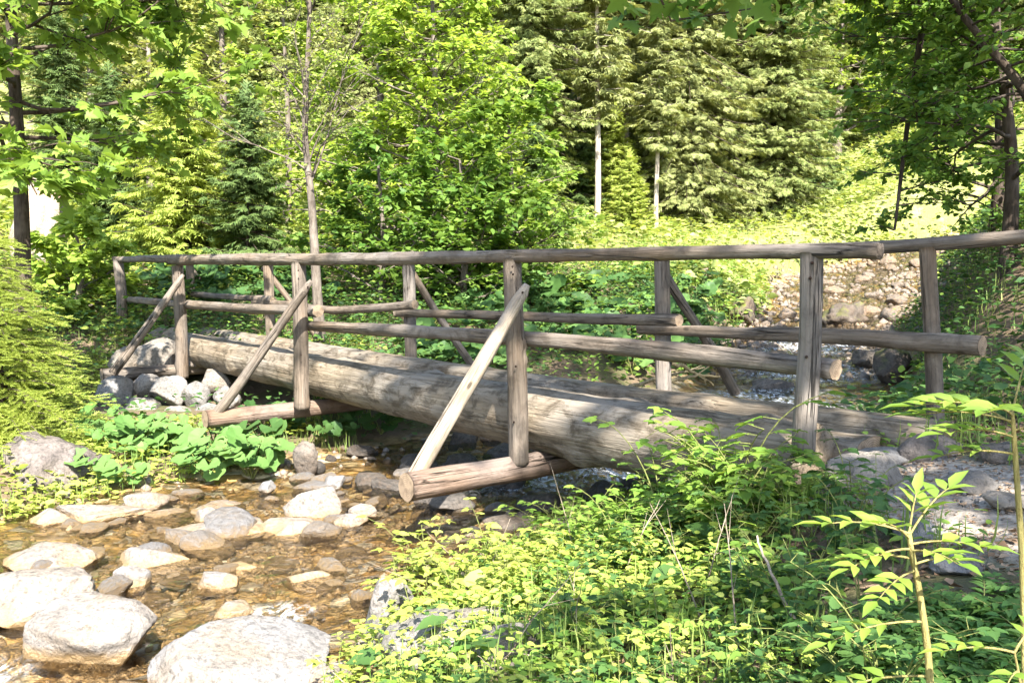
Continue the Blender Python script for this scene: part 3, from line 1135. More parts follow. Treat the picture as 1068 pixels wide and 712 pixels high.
rock_px(318, 598, 55, 34, 'rock', 'orange rounded stone breaking the water', 97, zbase=-.04)
rock_px(240, 637, 44, 20, 'rock', 'small grey stone the water breaks over', 99, zbase=-.02)
rock_px(150, 520, 44, 20, 'rock', 'pale stone just below the butterbur leaves', 101, zbase=.03)
rock_px(215, 534, 28, 16, 'rock', 'small white stone upright on the gravel bar', 103, zbase=.03)
rock_px(277, 505, 18, 13, 'rock', 'little blue-white stone by the shaded gravel', 105, zbase=.05)
rock_px(348, 500, 22, 14, 'rock', 'little pale stone behind the pointed boulder', 107, zbase=.06)
rock_px(378, 531, 30, 16, 'rock', 'flat cream stone beside the fallen stick', 109, zbase=.04, cuts=14)
rock_px(365, 540, 34, 14, 'rock', 'low tan stone between pointed boulder and stick', 111, zbase=.03)
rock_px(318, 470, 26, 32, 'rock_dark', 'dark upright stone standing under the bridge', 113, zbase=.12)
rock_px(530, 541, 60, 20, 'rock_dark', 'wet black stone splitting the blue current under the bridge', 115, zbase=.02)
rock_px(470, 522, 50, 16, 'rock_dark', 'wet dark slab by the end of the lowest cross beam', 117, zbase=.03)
rock_px(405, 625, 60, 85, 'rock_dry', 'blue-grey boulder at the near waterline under a leafy bush', 121, zbase=.0, cuts=11, deep=.9, rough=.12)
rock_px(400, 670, 50, 60, 'rock_dry', 'tall grey rock below the leafy bush at the near waterline', 123, zbase=.0, cuts=11)
P = ground(470, 680)
boulder('boulder', (P[0], P[1] + .05, P[2] + .0), (.30, .22, .16), 131, 'rock_dry', 'pitted grey rock among the plants on the near bank', cuts=8, rough=.15)
P = ground(545, 690)
boulder('boulder', (P[0], P[1] + .05, P[2]), (.18, .14, .12), 133, 'rock_dry', 'smaller pitted rock beside it in the sunlit plants of the near bank', cuts=8, rough=.15)
P = ground(700, 540)
boulder('boulder', (P[0], P[1], P[2] + .05), (.12, .12, .2), 135, 'rock_dry', 'upright greyish rock half hidden by shaded plants in front of the bearing logs', cuts=10, rough=.12)
# rocks at the right-hand end of the bridge and along the path
for i, (u, v, w, h, lab, mt) in enumerate((
        (900, 490, 80, 60, 'dull grey rock under the near end of the logs', 'rock_dry'),
        (922, 477, 55, 32, 'pale cracked stone where the path meets the logs', 'rock_dry'),
        (968, 462, 70, 46, 'rough dark boulder below the sawn end of the upstream log', 'earth_rock'),
        (1012, 500, 60, 30, 'flat grey stone in the middle of the path', 'rock_dry'),
        (1050, 520, 55, 28, 'bluish flat stone at the right edge of the path', 'rock_dry'),
        (960, 550, 60, 36, 'sloping grey slab where the path drops off', 'rock_dry'),
        (1000, 585, 60, 30, 'white flat rock just above the ferny patch', 'rock_dry'),
        (1045, 470, 50, 30, 'brownish rock partly behind the tall sapling', 'earth_rock'),
        (838, 476, 46, 40, 'mossy brown rock bedding the right end of the thickest log', 'earth_rock'),
        (885, 462, 36, 30, 'small rough rock wedged at the sawn end of the middle log', 'earth_rock'),
        (860, 478, 30, 26, 'dark stone beside the foot of the rightmost near post', 'rock_dark'))):
    P = ground(u, v + h * .3)
    s = FPX / P[1]
    boulder('boulder', (P[0], P[1], P[2] + h / s * .12), (w / s / 2, w / s * .42, h / s / 2), 200 + i, mt, lab, cuts=10, rough=.12)
# stones stacked under the left end of the bridge
for i, (u, v, w, h, lab) in enumerate((
        (200, 368, 40, 30, 'pale block right under the left log ends'), (225, 400, 34, 26, 'square dark-faced stone deep under the logs'),
        (160, 372, 48, 34, 'bright rounded block beside the left log ends'), (135, 378, 44, 30, 'sunlit stone where the leftmost brace meets the abutment'),
        (115, 412, 46, 36, 'big white angular block at the outer end of the cross beam'), (150, 405, 30, 26, 'grey stone tucked below the cross beam'),
        (172, 412, 44, 34, 'rounded beige stone under the cross beam'), (202, 415, 30, 30, 'tilted slab leaning on the abutment'),
        (145, 430, 40, 26, 'low white block at the foot of the abutment'), (185, 436, 34, 22, 'split brownish stone at the foot of the abutment'),
        (120, 435, 26, 20, 'small cream stone in the herbs below the abutment'), (212, 432, 28, 18, 'small grey stone above the butterbur leaves'),
        (235, 418, 30, 26, 'shadowed stone innermost under the bridge'), (182, 390, 26, 20, 'grey wedge between beam and log'))):
    Y = 11.6 - (u - 115) * .001 if v < 398 else 11.35 - (u - 115) * .001 - (v - 370) * .016
    P = at(u, v, Y)
    s = FPX / Y
    boulder('boulder', (P[0], P[1] + .1, P[2]), (w / s / 2 * 1.05, w / s / 2 * .9, h / s / 2 * 1.15), 300 + i, 'rock_dry', lab, rz=(i % 3 - 1) * .4, cuts=18, rough=.09)
# crumbly grey mound on the left edge
P = at(18, 492, 6.9)
boulder('earth_mound', (P[0] - .1, P[1] + .35, P[2] - .12), (.55, .5, .38), 401, 'earth_rock', 'crumbly grey mound on the left bank below the young spruce', cuts=2, rough=.19, cat='mound', sub=5)
# pale eroded bank high on the left
M['earth_tan'] = rock_mat('tan_earth', (.42, .35, .27), (.26, .20, .145), (.34, .22, .13), .5)
P = at(38, 180, 15)
zb = Hs(P[0], P[1]) - .3
boulder('eroded_bank', (P[0], P[1], (P[2] + zb) / 2), (.5, .5, (P[2] - zb) / 2), 403, 'earth_tan', 'sunlit tan earth bank behind the dark maple trunk', cuts=6, rough=.19, cat='earth bank', sub=5)
# mossy root lumps by the stream behind the bridge
P = ground(932, 398)
boulder('mossy_rock', (P[0], P[1], P[2] + .22), (.27, .24, .28), 411, 'rock_moss', 'round dark rock with a moss cap beside the upstream water', cuts=6, rough=.2)
P = ground(880, 340)
boulder('mossy_rock', (P[0], P[1], P[2] + .14), (.5, .35, .36), 413, 'rock_moss', 'shaggy dark root-bound rock between the stony bed and the water', cuts=6, rough=.3)
P = ground(903, 383)
boulder('mossy_rock', (P[0], P[1], P[2] + .12), (.22, .2, .16), 415, 'rock_dark', 'low black rock left of the moss-capped one', cuts=8, rough=.2)
P = ground(805, 408)
boulder('mossy_rock', (P[0], P[1], P[2] + .06), (.32, .25, .13), 417, 'rock_dark', 'flat wet rock in the water behind the far bearing log', cuts=8, rough=.15)
P = ground(773, 338)
boulder('mossy_rock', (P[0], P[1], P[2] + .2), (.35, .3, .35), 419, 'rock_moss', 'dark root lump at the water where the far rail crosses', cuts=8, rough=.3)

# loose stones: copies of a few shapes
stone_src = {}
for mt in ('rock', 'rock_up', 'rock_dark'):
    stone_src[mt] = [mk_mesh('stone', *(lambda q: (q[0], q[1]))(rock_verts(500 + k, 3, 14, .12)), smooth=True, mats=[M[mt]]) for k in range(7)]


def stone(x, y, r, mt, label, group, sink=.25):
    o = link('stone', stone_src[mt][rng.integers(7)], loc=(x, y, Hs(x, y) + r * (.6 - sink)))
    o.scale = (r * rng.uniform(.8, 1.4), r * rng.uniform(.8, 1.3), r * rng.uniform(.55, .95))
    o.rotation_euler = (rng.uniform(-.3, .3), rng.uniform(-.3, .3), rng.uniform(0, 6.28))
    return tag(o, label, 'stone', group)


cnt = 0
while cnt < 130:
    y = rng.uniform(14.5, 33)
    k = np.interp(y, STREAM[:, 1], STREAM[:, 0])
    x = k + rng.normal(0, 1.1)
    stone(x, y, .07 + .16 * rng.random() ** 2, 'rock_up', 'loose stone on the sunlit stony bed upstream of the bridge', 'stones of the upstream bed')
    cnt += 1
cnt = 0
while cnt < 75:
    y = rng.uniform(3.6, 7.2)
    k = np.interp(y, STREAM[:, 1], STREAM[:, 0])
    x = k + rng.uniform(-1.9, 1.5)
    d, zw, hw = stream_q(np.array([x]), np.array([y]))
    if d[0] > hw[0] * 1.05:
        continue
    stone(x, y, .04 + .08 * rng.random() ** 1.5, 'rock', 'fist-sized cobble in the ochre shallows downstream of the bridge', 'cobbles in the shallows', sink=.45)
    cnt += 1
cnt = 0
while cnt < 60:
    y = rng.uniform(4.4, 7.6)
    x = np.interp(y, STREAM[:, 1], STREAM[:, 0]) + rng.uniform(-1.8, .4)
    d, zw, hw = stream_q(np.array([x]), np.array([y]))
    if d[0] > hw[0] * 1.1:
        continue
    r = .045 + .10 * rng.random() ** 2.2
    o = stone(x, y, r, 'rock', 'pale half-sunk stone among the shallows by the left bank', 'half-sunk stones by the left bank')
    o.location.z = zw[0] + rng.uniform(-.5, .15) * r
    o.scale = (r * rng.uniform(1, 1.7), r * rng.uniform(.9, 1.4), r * .6)
    cnt += 1
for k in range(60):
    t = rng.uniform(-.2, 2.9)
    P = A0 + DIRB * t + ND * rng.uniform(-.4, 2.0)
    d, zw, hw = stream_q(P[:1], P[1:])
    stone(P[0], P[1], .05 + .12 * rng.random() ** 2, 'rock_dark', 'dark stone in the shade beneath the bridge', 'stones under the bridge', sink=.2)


def gravel(name, n, fn, r0, r1, mat, label):
    TV, TF = ICO[1]
    P, S = [], []
    for _ in range(n):
        x, y = fn()
        P.append((x, y))
    P = np.array(P)
    z = H(P[:, 0], P[:, 1])
    S = r0 + (r1 - r0) * rng.random(n) ** 2
    V = TV[None] * (S[:, None, None] * rng.uniform(.6, 1.3, (n, 1, 3)))
    V = V * (1 + rng.uniform(-.18, .18, (n, len(TV), 1)))
    V += np.stack([P[:, 0], P[:, 1], z + S * .25], 1)[:, None]
    F = TF[None] + (np.arange(n) * len(TV))[:, None, None]
    me = mk_mesh(name, V.reshape(-1, 3), F.reshape(-1, 3), smooth=True, mats=[M[mat]])
    tag(link(name, me), label, None, kind='stuff')


def f_bed(y0, y1, w):
    def f():
        y = rng.uniform(y0, y1)
        return np.interp(y, STREAM[:, 1], STREAM[:, 0]) + rng.normal(0, w), y
    return f


gravel('gravel', 5200, f_bed(13.0, 30, 1.35), .025, .10, 'rock_up', 'broken gravel covering the upstream bed')
gravel('gravel', 3600, f_bed(3.4, 9.0, 1.1), .01, .045, 'rock', 'fine gravel on the bed of the shallows')
def f_path():
    t = rng.random()
    pl = PATHS[0]
    k = min(int(t * 3), 2)
    p = pl[k] + (pl[k + 1] - pl[k]) * (t * 3 - k)
    return p[0] + rng.normal(0, .28), p[1] + rng.normal(0, .28)
gravel('gravel', 500, f_path, .005, .016, 'rock_dry', 'small stones trodden into the path')

# driftwood and sticks
def stick(name, pts, r, mat, label, cat='branch', twigs=0):
    pts = np.asarray(pts, float)
    b = Buf()
    t = np.linspace(0, 1, 14)
    src = np.linspace(0, 1, len(pts))
    C = np.stack([np.interp(t, src, pts[:, k]) for k in range(3)], 1)
    C += rng.normal(0, r * .35, C.shape)
    V, Q = tube(C, r * (1 - .65 * t), 7)
    b.add(V, Q=Q)
    me = b.mesh(name, M[mat], C[0], smooth=True)
    o = link(name, me, loc=C[0])
    tag(o, label, cat)
    for k in range(twigs):
        i = rng.integers(4, 12)
        d = unit(C[i] - C[i - 1]) + rng.normal(0, .6, 3)
        L = rng.uniform(.15, .3) * np.linalg.norm(pts[-1] - pts[0])
        V, Q = tube(np.stack([C[i] + d * L * s for s in (0, .5, 1)]), r * np.array([.4, .25, .1]), 5)
        bb = Buf()
        bb.add(V, Q=Q)
        link('twig', bb.mesh('twig', M[mat], C[0], smooth=True), o)
    return o


a = ground(383, 548)
stick('fallen_stick', [a + [-.12, -.05, .05], at(425, 528, a[1] + .25)], .045, 'dead', 'short brown stick lying beneath the end of the lowest cross beam')
g = ground(640, 690)
stick('dry_twig', [at(858, 690, 2.7), at(825, 640, 2.85), at(800, 590, 3.0), at(789, 558, 3.1)], .009, 'dead', 'bare pale stem bending up through the shaded herbs', 'twig')
for (p0, p1, lab) in (((655, 405), (735, 384), 'bleached branch propped in the bank behind the middle of the bridge'), ((690, 400), (760, 392), 'thin dry branch lying low beside the upstream water'),
                      ((700, 378), (745, 402), 'short broken branch crossing the bleached one')):
    A_, B_ = at(*p0, 10.6), at(*p1, 10.9)
    stick('driftwood_branch', [A_, (A_ + B_) / 2 + [0, 0, .05], B_], .028, 'stem_woody', lab, twigs=3)

# ------------------------------------------------------------------ trees
def polyline(p0, d, L, n, r, bendz=0.0, wob=.12):
    P = [np.asarray(p0, float)]
    d = unit(np.asarray(d, float))
    for k in range(n):
        d = unit(d + r.normal(0, wob, 3) + np.array([0, 0, bendz / n]))
        P.append(P[-1] + d * L / n)
    return np.array(P)


def broadleaf(seed, trunk, trad, limbs, leafT, leaf_size, subs=(6, 8), twigs=(4, 6), leaves=9, limb_bend=.1, sub_ratio=.5, flat=.75, ksides=6, twig_ratio=.45, dens=1.0, limb_r=.4):
    """trunk: polyline; limbs: list of (t on trunk, direction, length). Returns wood Buf and (leaf V, F)"""
    r = np.random.default_rng(seed)
    wood = Buf()
    trunk = np.asarray(trunk, float)
    tt = np.linspace(0, 1, len(trunk))
    s = np.linspace(0, 1, 18)
    C = np.stack([np.interp(s, tt, trunk[:, k]) for k in range(3)], 1)
    for _ in range(3):
        C[1:-1] = .25 * C[:-2] + .5 * C[1:-1] + .25 * C[2:]
    rad = trad * (1 - .75 * s) * (1 + .35 * np.exp(-s * 14))
    V, Q = tube(C, rad, 12)
    wood.add(V, Q=Q)
    P, D = [], []
    for (t, d, L) in limbs:
        p0 = np.array([np.interp(t, s, C[:, k]) for k in range(3)])
        r0 = max(.012, trad * (1 - .75 * t) * limb_r)
        pl = polyline(p0, d, L, 7, r, limb_bend)
        V, Q = tube(pl, np.linspace(r0, r0 * .25, 8), ksides)
        wood.add(V, Q=Q)
        for k in range(r.integers(*subs)):
            q = r.uniform(.22, 1.0)
            i = min(int(q * 7), 6)
            ps = pl[i] + (pl[i + 1] - pl[i]) * (q * 7 - i)
            dl = unit(pl[i + 1] - pl[i])
            side = unit(np.cross(dl, UP) * r.choice([-1, 1]) + r.normal(0, .35, 3))
            ds = unit(dl * r.uniform(.4, 1.0) + side * r.uniform(.5, 1.1) + [0, 0, r.uniform(-.15, .3)])
            Ls = L * sub_ratio * (1.15 - .6 * q) * r.uniform(.6, 1.2)
            ss = polyline(ps, ds, Ls, 5, r, -.08)
            V, Q = tube(ss, np.linspace(r0 * .4, r0 * .12, 6), 5)
            wood.add(V, Q=Q)
            tws = [ss]
            for m_ in range(r.integers(*twigs)):
                qq = r.uniform(.15, 1.0)
                i2 = min(int(qq * 5), 4)
                pt = ss[i2] + (ss[i2 + 1] - ss[i2]) * (qq * 5 - i2)
                dd = unit(ss[i2 + 1] - ss[i2])
                sd_ = unit(np.cross(dd, UP) * r.choice([-1, 1]) + r.normal(0, .3, 3))
                tw = polyline(pt, unit(dd * r.uniform(.3, .9) + sd_ * r.uniform(.5, 1.0)), Ls * twig_ratio * r.uniform(.6, 1.3), 3, r, -.1)
                V, Q = tube(tw, np.linspace(r0 * .14, r0 * .06, 4), 3)
                wood.add(V, Q=Q)
                tws.append(tw)
            for tw in tws:
                n = max(2, int(leaves * dens * r.uniform(.6, 1.3)))
                qs = r.uniform(.1, 1.05, n)
                m2 = len(tw) - 1
                i3 = np.minimum((qs * m2).astype(int), m2 - 1)
                pp = tw[i3] + (tw[i3 + 1] - tw[i3]) * (qs * m2 - i3)[:, None]
                dd = unit(tw[i3 + 1] - tw[i3])
                sg = r.choice([-1, 1], n)[:, None]
                dr = dd * r.uniform(.2, .9, (n, 1)) + np.cross(dd, UP) * sg * r.uniform(.4, 1.0, (n, 1)) + np.stack([r.normal(0, .2, n), r.normal(0, .2, n), r.uniform(-.5, .1, n)], 1)
                P.append(pp)
                D.append(dr)
    P = np.concatenate(P)
    D = np.concatenate(D)
    N = UP * flat + r.normal(0, 1 - flat + .12, (len(P), 3))
    P = P + r.normal(0, leaf_size * .25, P.shape)
    V, F = place(leafT, P, D, N, leaf_size * r.uniform(.65, 1.2, len(P)))
    return wood, (V, F)


def add_tree(name, base, label, cat, wood, leaves, bark, leafm, group=None, crown='crown', trunk='trunk'):
    base = np.asarray(base, float)
    t = thing(name, base, label, cat, group)
    link(trunk, wood.mesh(trunk, M[bark], base, smooth=True), t)
    if leaves is not None:
        link(crown, mk_mesh(crown, leaves[0] - base, leaves[1], mats=[M[leafm]]), t)
    return t


def spruce_mesh(seed, Ht, R, bare=.0, dens=1.0, spray=.38, droop=.5, whorl=.36, mat='spruce', nb=(9, 13), trunk_r=.16, bark='bark_dark'):
    """spruce with base at the origin: trunk mesh and a crown of drooping sprays"""
    r = np.random.default_rng(seed)
    wood = Buf()
    s = np.linspace(0, 1, 16)
    C = np.stack([.06 * np.sin(s * 5 + seed), .06 * np.cos(s * 4 + seed), s * Ht], 1)
    C[0, :2] = 0
    C[0, 2] = -.4
    V, Q = tube(C, trunk_r * (1.02 - s), 9)
    wood.add(V, Q=Q)
    P, D, N, S = [], [], [], []
    z = Ht * bare + .15
    while z < Ht - .25:
        q = z / Ht
        prof = (1 - q) ** .75 * min(1.0, .55 + (q - bare) * 4) * R
        n = r.integers(*nb)
        a0 = r.uniform(0, 6.28)
        for k in range(n):
            a = a0 + k * 6.283 / n + r.normal(0, .18)
            L = prof * r.uniform(.4, 1.25) + .18
            if r.random() < .06:
                continue
            o = np.array([math.cos(a), math.sin(a), 0])
            zz = z + r.uniform(-.2, .2) * whorl * 4
            rise = .35 * q - droop * (1 - q) * .7 + r.normal(0, .22)
            m_ = max(4, int(L / (spray * .17) * dens))
            tq = (np.arange(m_) + r.uniform(.2, .9, m_)) / m_
            zc = zz + L * (rise * tq - .35 * droop * tq ** 1.5 + .30 * droop * tq ** 3)
            pts = o[None] * (L * tq)[:, None]
            pts[:, 2] = zc
            lat = r.uniform(-.42, .42, m_) * L * np.clip(1.05 - tq, .1, .8)
            pts = pts + np.array([-o[1], o[0], 0])[None] * lat[:, None]
            pts[:, 2] -= np.abs(lat) * r.uniform(.1, .7, m_) * (droop + .3)
            if L > .5 and (k % 2 == 0 or L > 1.2):
                bt = np.linspace(0, .9, 5)
                bp = o[None] * (L * bt)[:, None]
                bp[:, 2] = zz + L * (rise * bt - .35 * droop * bt ** 1.5 + .30 * droop * bt ** 3)
                V, Q = tube(bp, np.linspace(.016, .004, 5) * (1 + L * .25), 4)
                wood.add(V, Q=Q)
            perp = np.array([-o[1], o[0], 0])
            sg = np.where(np.arange(m_) % 2 == 0, 1, -1) * r.uniform(.3, 1.0, m_)
            d = o[None] * r.uniform(.5, 1.0, (m_, 1)) + perp[None] * sg[:, None]
            d[:, 2] = r.uniform(-.55, -.05, m_) * (droop + .4)
            P.append(pts)
            D.append(d)
            N.append(np.tile(UP, (m_, 1)) + r.normal(0, .25, (m_, 3)))
            S.append(spray * (.55 + .55 * (1 - tq * .6)) * r.uniform(.7, 1.25, m_) * min(1, .45 + L / 2))
            # hanging sprays below the branch
            h = r.random(m_) < .9 * droop
            if h.any():
                P.append(pts[h])
                d2 = d[h].copy()
                d2[:, 2] = -1.2
                D.append(d2)
                N.append(np.tile(o, (h.sum(), 1)) + r.normal(0, .3, (h.sum(), 3)))
                S.append(spray * r.uniform(.4, .8, h.sum()))
        z += whorl * r.uniform(.7, 1.2) * (1.1 - .45 * q)
    # leader
    P.append(np.array([[0, 0, Ht - .5], [0, 0, Ht - .35]]))
    D.append(np.array([[.05, 0, 1], [-.05, .05, 1.]]))
    N.append(np.array([[1., 0, 0], [0, 1., 0]]))
    S.append(np.array([.6, .6]))
    P, D, N, S = (np.concatenate(x) for x in (P, D, N, S))
    n = len(P)
    pick = r.integers(0, 3, n)
    Vs, Fs, off = [], [], 0
    for k in range(3):
        i = pick == k
        V, F = place(T_spray(seed * 3 + k), P[i], D[i], N[i], S[i])
        Vs.append(V)
        Fs.append(F + off)
        off += len(V)
    crown = mk_mesh('crown', np.concatenate(Vs), np.concatenate(Fs), mats=[M[mat]])
    return wood.mesh('trunk', M[bark], smooth=True), crown


def spruce_proto(seed, **kw):
    return spruce_mesh(seed, **kw)


SPR = {
    'full': spruce_proto(1, Ht=29, R=2.9, mat='spruce', droop=.7),
    'full_b': spruce_proto(2, Ht=31, R=3.0, mat='spruce_b', droop=.8),
    'narrow': spruce_proto(3, Ht=23, R=2.5, mat='spruce', droop=.6),
    'bare': spruce_proto(4, Ht=21, R=2.2, mat='spruce_b', bare=.30, droop=.7, trunk_r=.2, bark='bark_grey'),
    'thin': spruce_proto(5, Ht=14, R=1.5, mat='spruce_b', bare=.26, droop=.4, spray=.5, nb=(6, 8), trunk_r=.11, bark='bark_pale'),
    'dark': spruce_proto(6, Ht=22, R=3.0, mat='spruce_dark', droop=.6),
    'young': spruce_proto(7, Ht=6.0, R=1.7, mat='spruce_dark', droop=.25, spray=.42, whorl=.28, trunk_r=.07),
    'young_b': spruce_proto(8, Ht=4.5, R=1.3, mat='spruce_young', droop=.2, spray=.36, whorl=.24, trunk_r=.05),
}


def spruce(kind, u, Y, label, sc=1.0, group=None):
    x = (u - CX) / FPX * Y
    z = Hs(x, Y)
    t = thing('spruce_tree', (x, Y, z - .1), label, 'spruce', group)
    t.scale = (sc, sc, sc)
    t.rotation_euler = (0, 0, random.uniform(0, 6.28))
    tr, cr = SPR[kind]
    link('trunk', tr, t)
    link('crown', cr, t)
    return t


for (k, u, Y, sc, lab) in (
        ('bare', 598, 33, 1.0, 'spruce with a long pale bare trunk left of the slimmest spruce'),
        ('thin', 621, 28, .95, 'slimmest spruce, its thin white stem bare up to the first branches'),
        ('full', 545, 42, 1.0, 'tall spruce rising behind the spring-green broadleaf tree'),
        ('narrow', 500, 38, 1.0, 'narrow spruce standing just behind the top of the spring-green tree'),
        ('dark', 655, 46, 1.0, 'dark spruce in the gap right of the slimmest one'),
        ('full_b', 690, 36, .95, 'broad olive spruce at the left of the sunlit row'),
        ('full', 735, 33, .92, 'broad spruce hung with drooping twigs in the middle of the sunlit row'),
        ('full_b', 785, 34, .92, 'shaggy olive spruce leaning over the meadow edge'),
        ('narrow', 826, 38, .85, 'spruce at the right end of the sunlit row above the meadow'),
        ('full_b', 713, 31, .85, 'olive spruce crowding the left side of the broad one'),
        ('full', 762, 37, .9, 'spruce squeezed between the broad one and the shaggy one'),
        ('narrow', 806, 33, .85, 'slim spruce before the right end of the sunlit row'),
        ('full_b', 572, 37, .9, 'olive spruce just left of the long bare trunk'),
        ('full_b', 640, 39, .9, 'olive spruce right behind the slimmest one'),
        ('full', 525, 34, .8, 'pale spruce above the right shoulder of the spring-green tree'),
        ('thin', 652, 31, .95, 'thin spruce with a bare stem right of the slimmest one'),
        ('thin', 684, 29, .75, 'short thin-stemmed spruce before the broad one'),
        ('young_b', 640, 30, .85, 'light green young spruce in the gap behind the slimmest stem'),
        ('young', 600, 30, .7, 'green young spruce at the foot of the long bare trunk'),
        ('full', 552, 28, .75, 'spruce closest behind the right edge of the spring-green tree'),
        ('young', 838, 36, .9, 'low dark spruce with branches to the ground at the meadow corner'),
        ('dark', 897, 62, 1.0, 'blackish spruce seen above the meadow beside the shaded tree'),
        ('young', 262, 16.5, .58, 'dark young spruce beside the bare-limbed tree'),
        ('young', 122, 19, .6, 'small dark spruce in front of the pale rock face'),
        ('young_b', 195, 17, .95, 'light green young spruce between the two dark ones'),
        ('young', 70, 22, .8, 'dark spruce half hidden behind the maple foliage'),
        ('young_b', 655, 27, .55, 'bright little spruce at the foot of the sunlit row'),
        ('young', 556, 23, .55, 'low green spruce beneath the edge of the spring-green tree')):
    spruce(k, u, Y, lab, sc)
kinds = ['full', 'full_b', 'narrow', 'full_b', 'full', 'full_b']
i = 0
for (u0, u1, step, Y0) in ((-60, 480, 52, 44), (-80, 1160, 44, 62), (880, 1160, 48, 46)):
    u = u0
    while u < u1:
        spruce(kinds[i % 6], u + random.uniform(-16, 16), Y0 + random.uniform(-6, 8), 'tall spruce in the packed forest on the slope behind', random.uniform(.8, 1.15), 'spruces of the forest slope')
        u += step
        i += 1

# near young spruce, needle by needle
def near_spruce(seed, Ht, R, nw=13):
    r = np.random.default_rng(seed)
    wood = Buf()
    V, Q = tube(np.array([[0, 0, -.1], [0.01, 0, Ht * .5], [0, .01, Ht]]), [.03, .02, .006], 7)
    wood.add(V, Q=Q)
    P, D, N, S = [], [], [], []
    for w in range(nw):
        q = (w + .3) / nw
        z = Ht * q
        for k in range(r.integers(13, 18)):
            a = r.uniform(0, 6.28)
            L = R * (1 - q) ** .8 * r.uniform(.55, 1.15) + .08
            o = np.array([math.cos(a), math.sin(a), 0])
            zz = z + r.uniform(-.06, .06)
            f = lambda t: o[None] * (L * t)[:, None] + UP[None] * (zz + L * (.32 * t - .36 * t ** 2))[:, None]
            bt = np.linspace(0, 1, 6)
            V, Q = tube(f(bt), np.linspace(.008, .003, 6), 4)
            wood.add(V, Q=Q)
            m_ = max(4, int(L / .06))
            t = np.linspace(.12, 1, m_)
            pts = f(t)
            perp = np.array([-o[1], o[0], 0])
            for sg in (-1, 1):
                keep = r.random(m_) < .85
                n = keep.sum()
                d = o[None] * .75 + perp[None] * sg * r.uniform(.5, 1, (n, 1)) + np.stack([np.zeros(n), np.zeros(n), r.uniform(-.35, .15, n)], 1)
                P.append(pts[keep])
                D.append(d)
                N.append(np.tile(UP, (n, 1)) + r.normal(0, .2, (n, 3)))
                S.append((.06 + .2 * L * (1.05 - t[keep])) * r.uniform(.7, 1.3, n) + .05)
            P.append(pts[-1:])
            D.append(o[None] + [[0, 0, -.2]])
            N.append(UP[None])
            S.append(np.array([.13]))
    P, D, N, S = (np.concatenate(x) for x in (P, D, N, S))
    V, F = place(T_needletwig(seed), P, D, N, S)
    return wood, (V, F)


for (u, Y, Ht, R, seed, lab) in ((-4, 7.7, 1.75, .85, 21, 'bushy yellow-green young spruce at the left edge beside the bridge'),
                                 (22, 8.6, 1.15, .5, 22, 'smaller yellow-green spruce seedling between the bushy one and the stones')):
    x = (u - CX) / FPX * Y
    b = np.array([x, Y, Hs(x, Y)])
    w, lv = near_spruce(seed, Ht, R)
    t = thing('young_spruce', b, lab, 'young spruce')
    link('trunk', w.mesh('trunk', M['bark_dark'], smooth=True), t)
    link('crown', mk_mesh('crown', lv[0], lv[1], mats=[M['spruce_young']]), t)

# maple at the upper left
x, Y = -5.0, 9.2
b = np.array([x, Y, Hs(x, Y)])
lim = []
r_ = np.random.default_rng(5)
for k in range(36):
    t = .40 + .58 * k / 35
    a = r_.uniform(-2.0, .9) if k % 4 else r_.uniform(0, 6.28)
    lim.append((t, np.array([math.cos(a), math.sin(a), r_.uniform(-.05, .3)]), (2.7 - 1.4 * t) * r_.uniform(.7, 1.15)))
w, lv = broadleaf(31, [b, b + [.1, 0, 2], b + [.0, .1, 4.5], b + [.2, 0, 7.5]], .095, lim, T_maple(), .135, subs=(7, 10), twigs=(3, 5), leaves=6, flat=.62)
add_tree('maple_tree', b, 'maple with big lobed leaves and a dark trunk filling the upper left', 'maple', w, lv, 'bark_dark', 'maple')

# spring-green broadleaf trees in the middle
def round_limbs(seed, n, t0, L0, L1, e0=.05, e1=.6):
    r = np.random.default_rng(seed)
    out = []
    for k in range(n):
        t = t0 + (1 - t0) * k / (n - 1)
        a = k * 2.4 + r.uniform(-.4, .4)
        out.append((t, np.array([math.cos(a), math.sin(a), r.uniform(e0, e1)]), (L0 + (L1 - L0) * t) * r.uniform(.75, 1.2)))
    return out


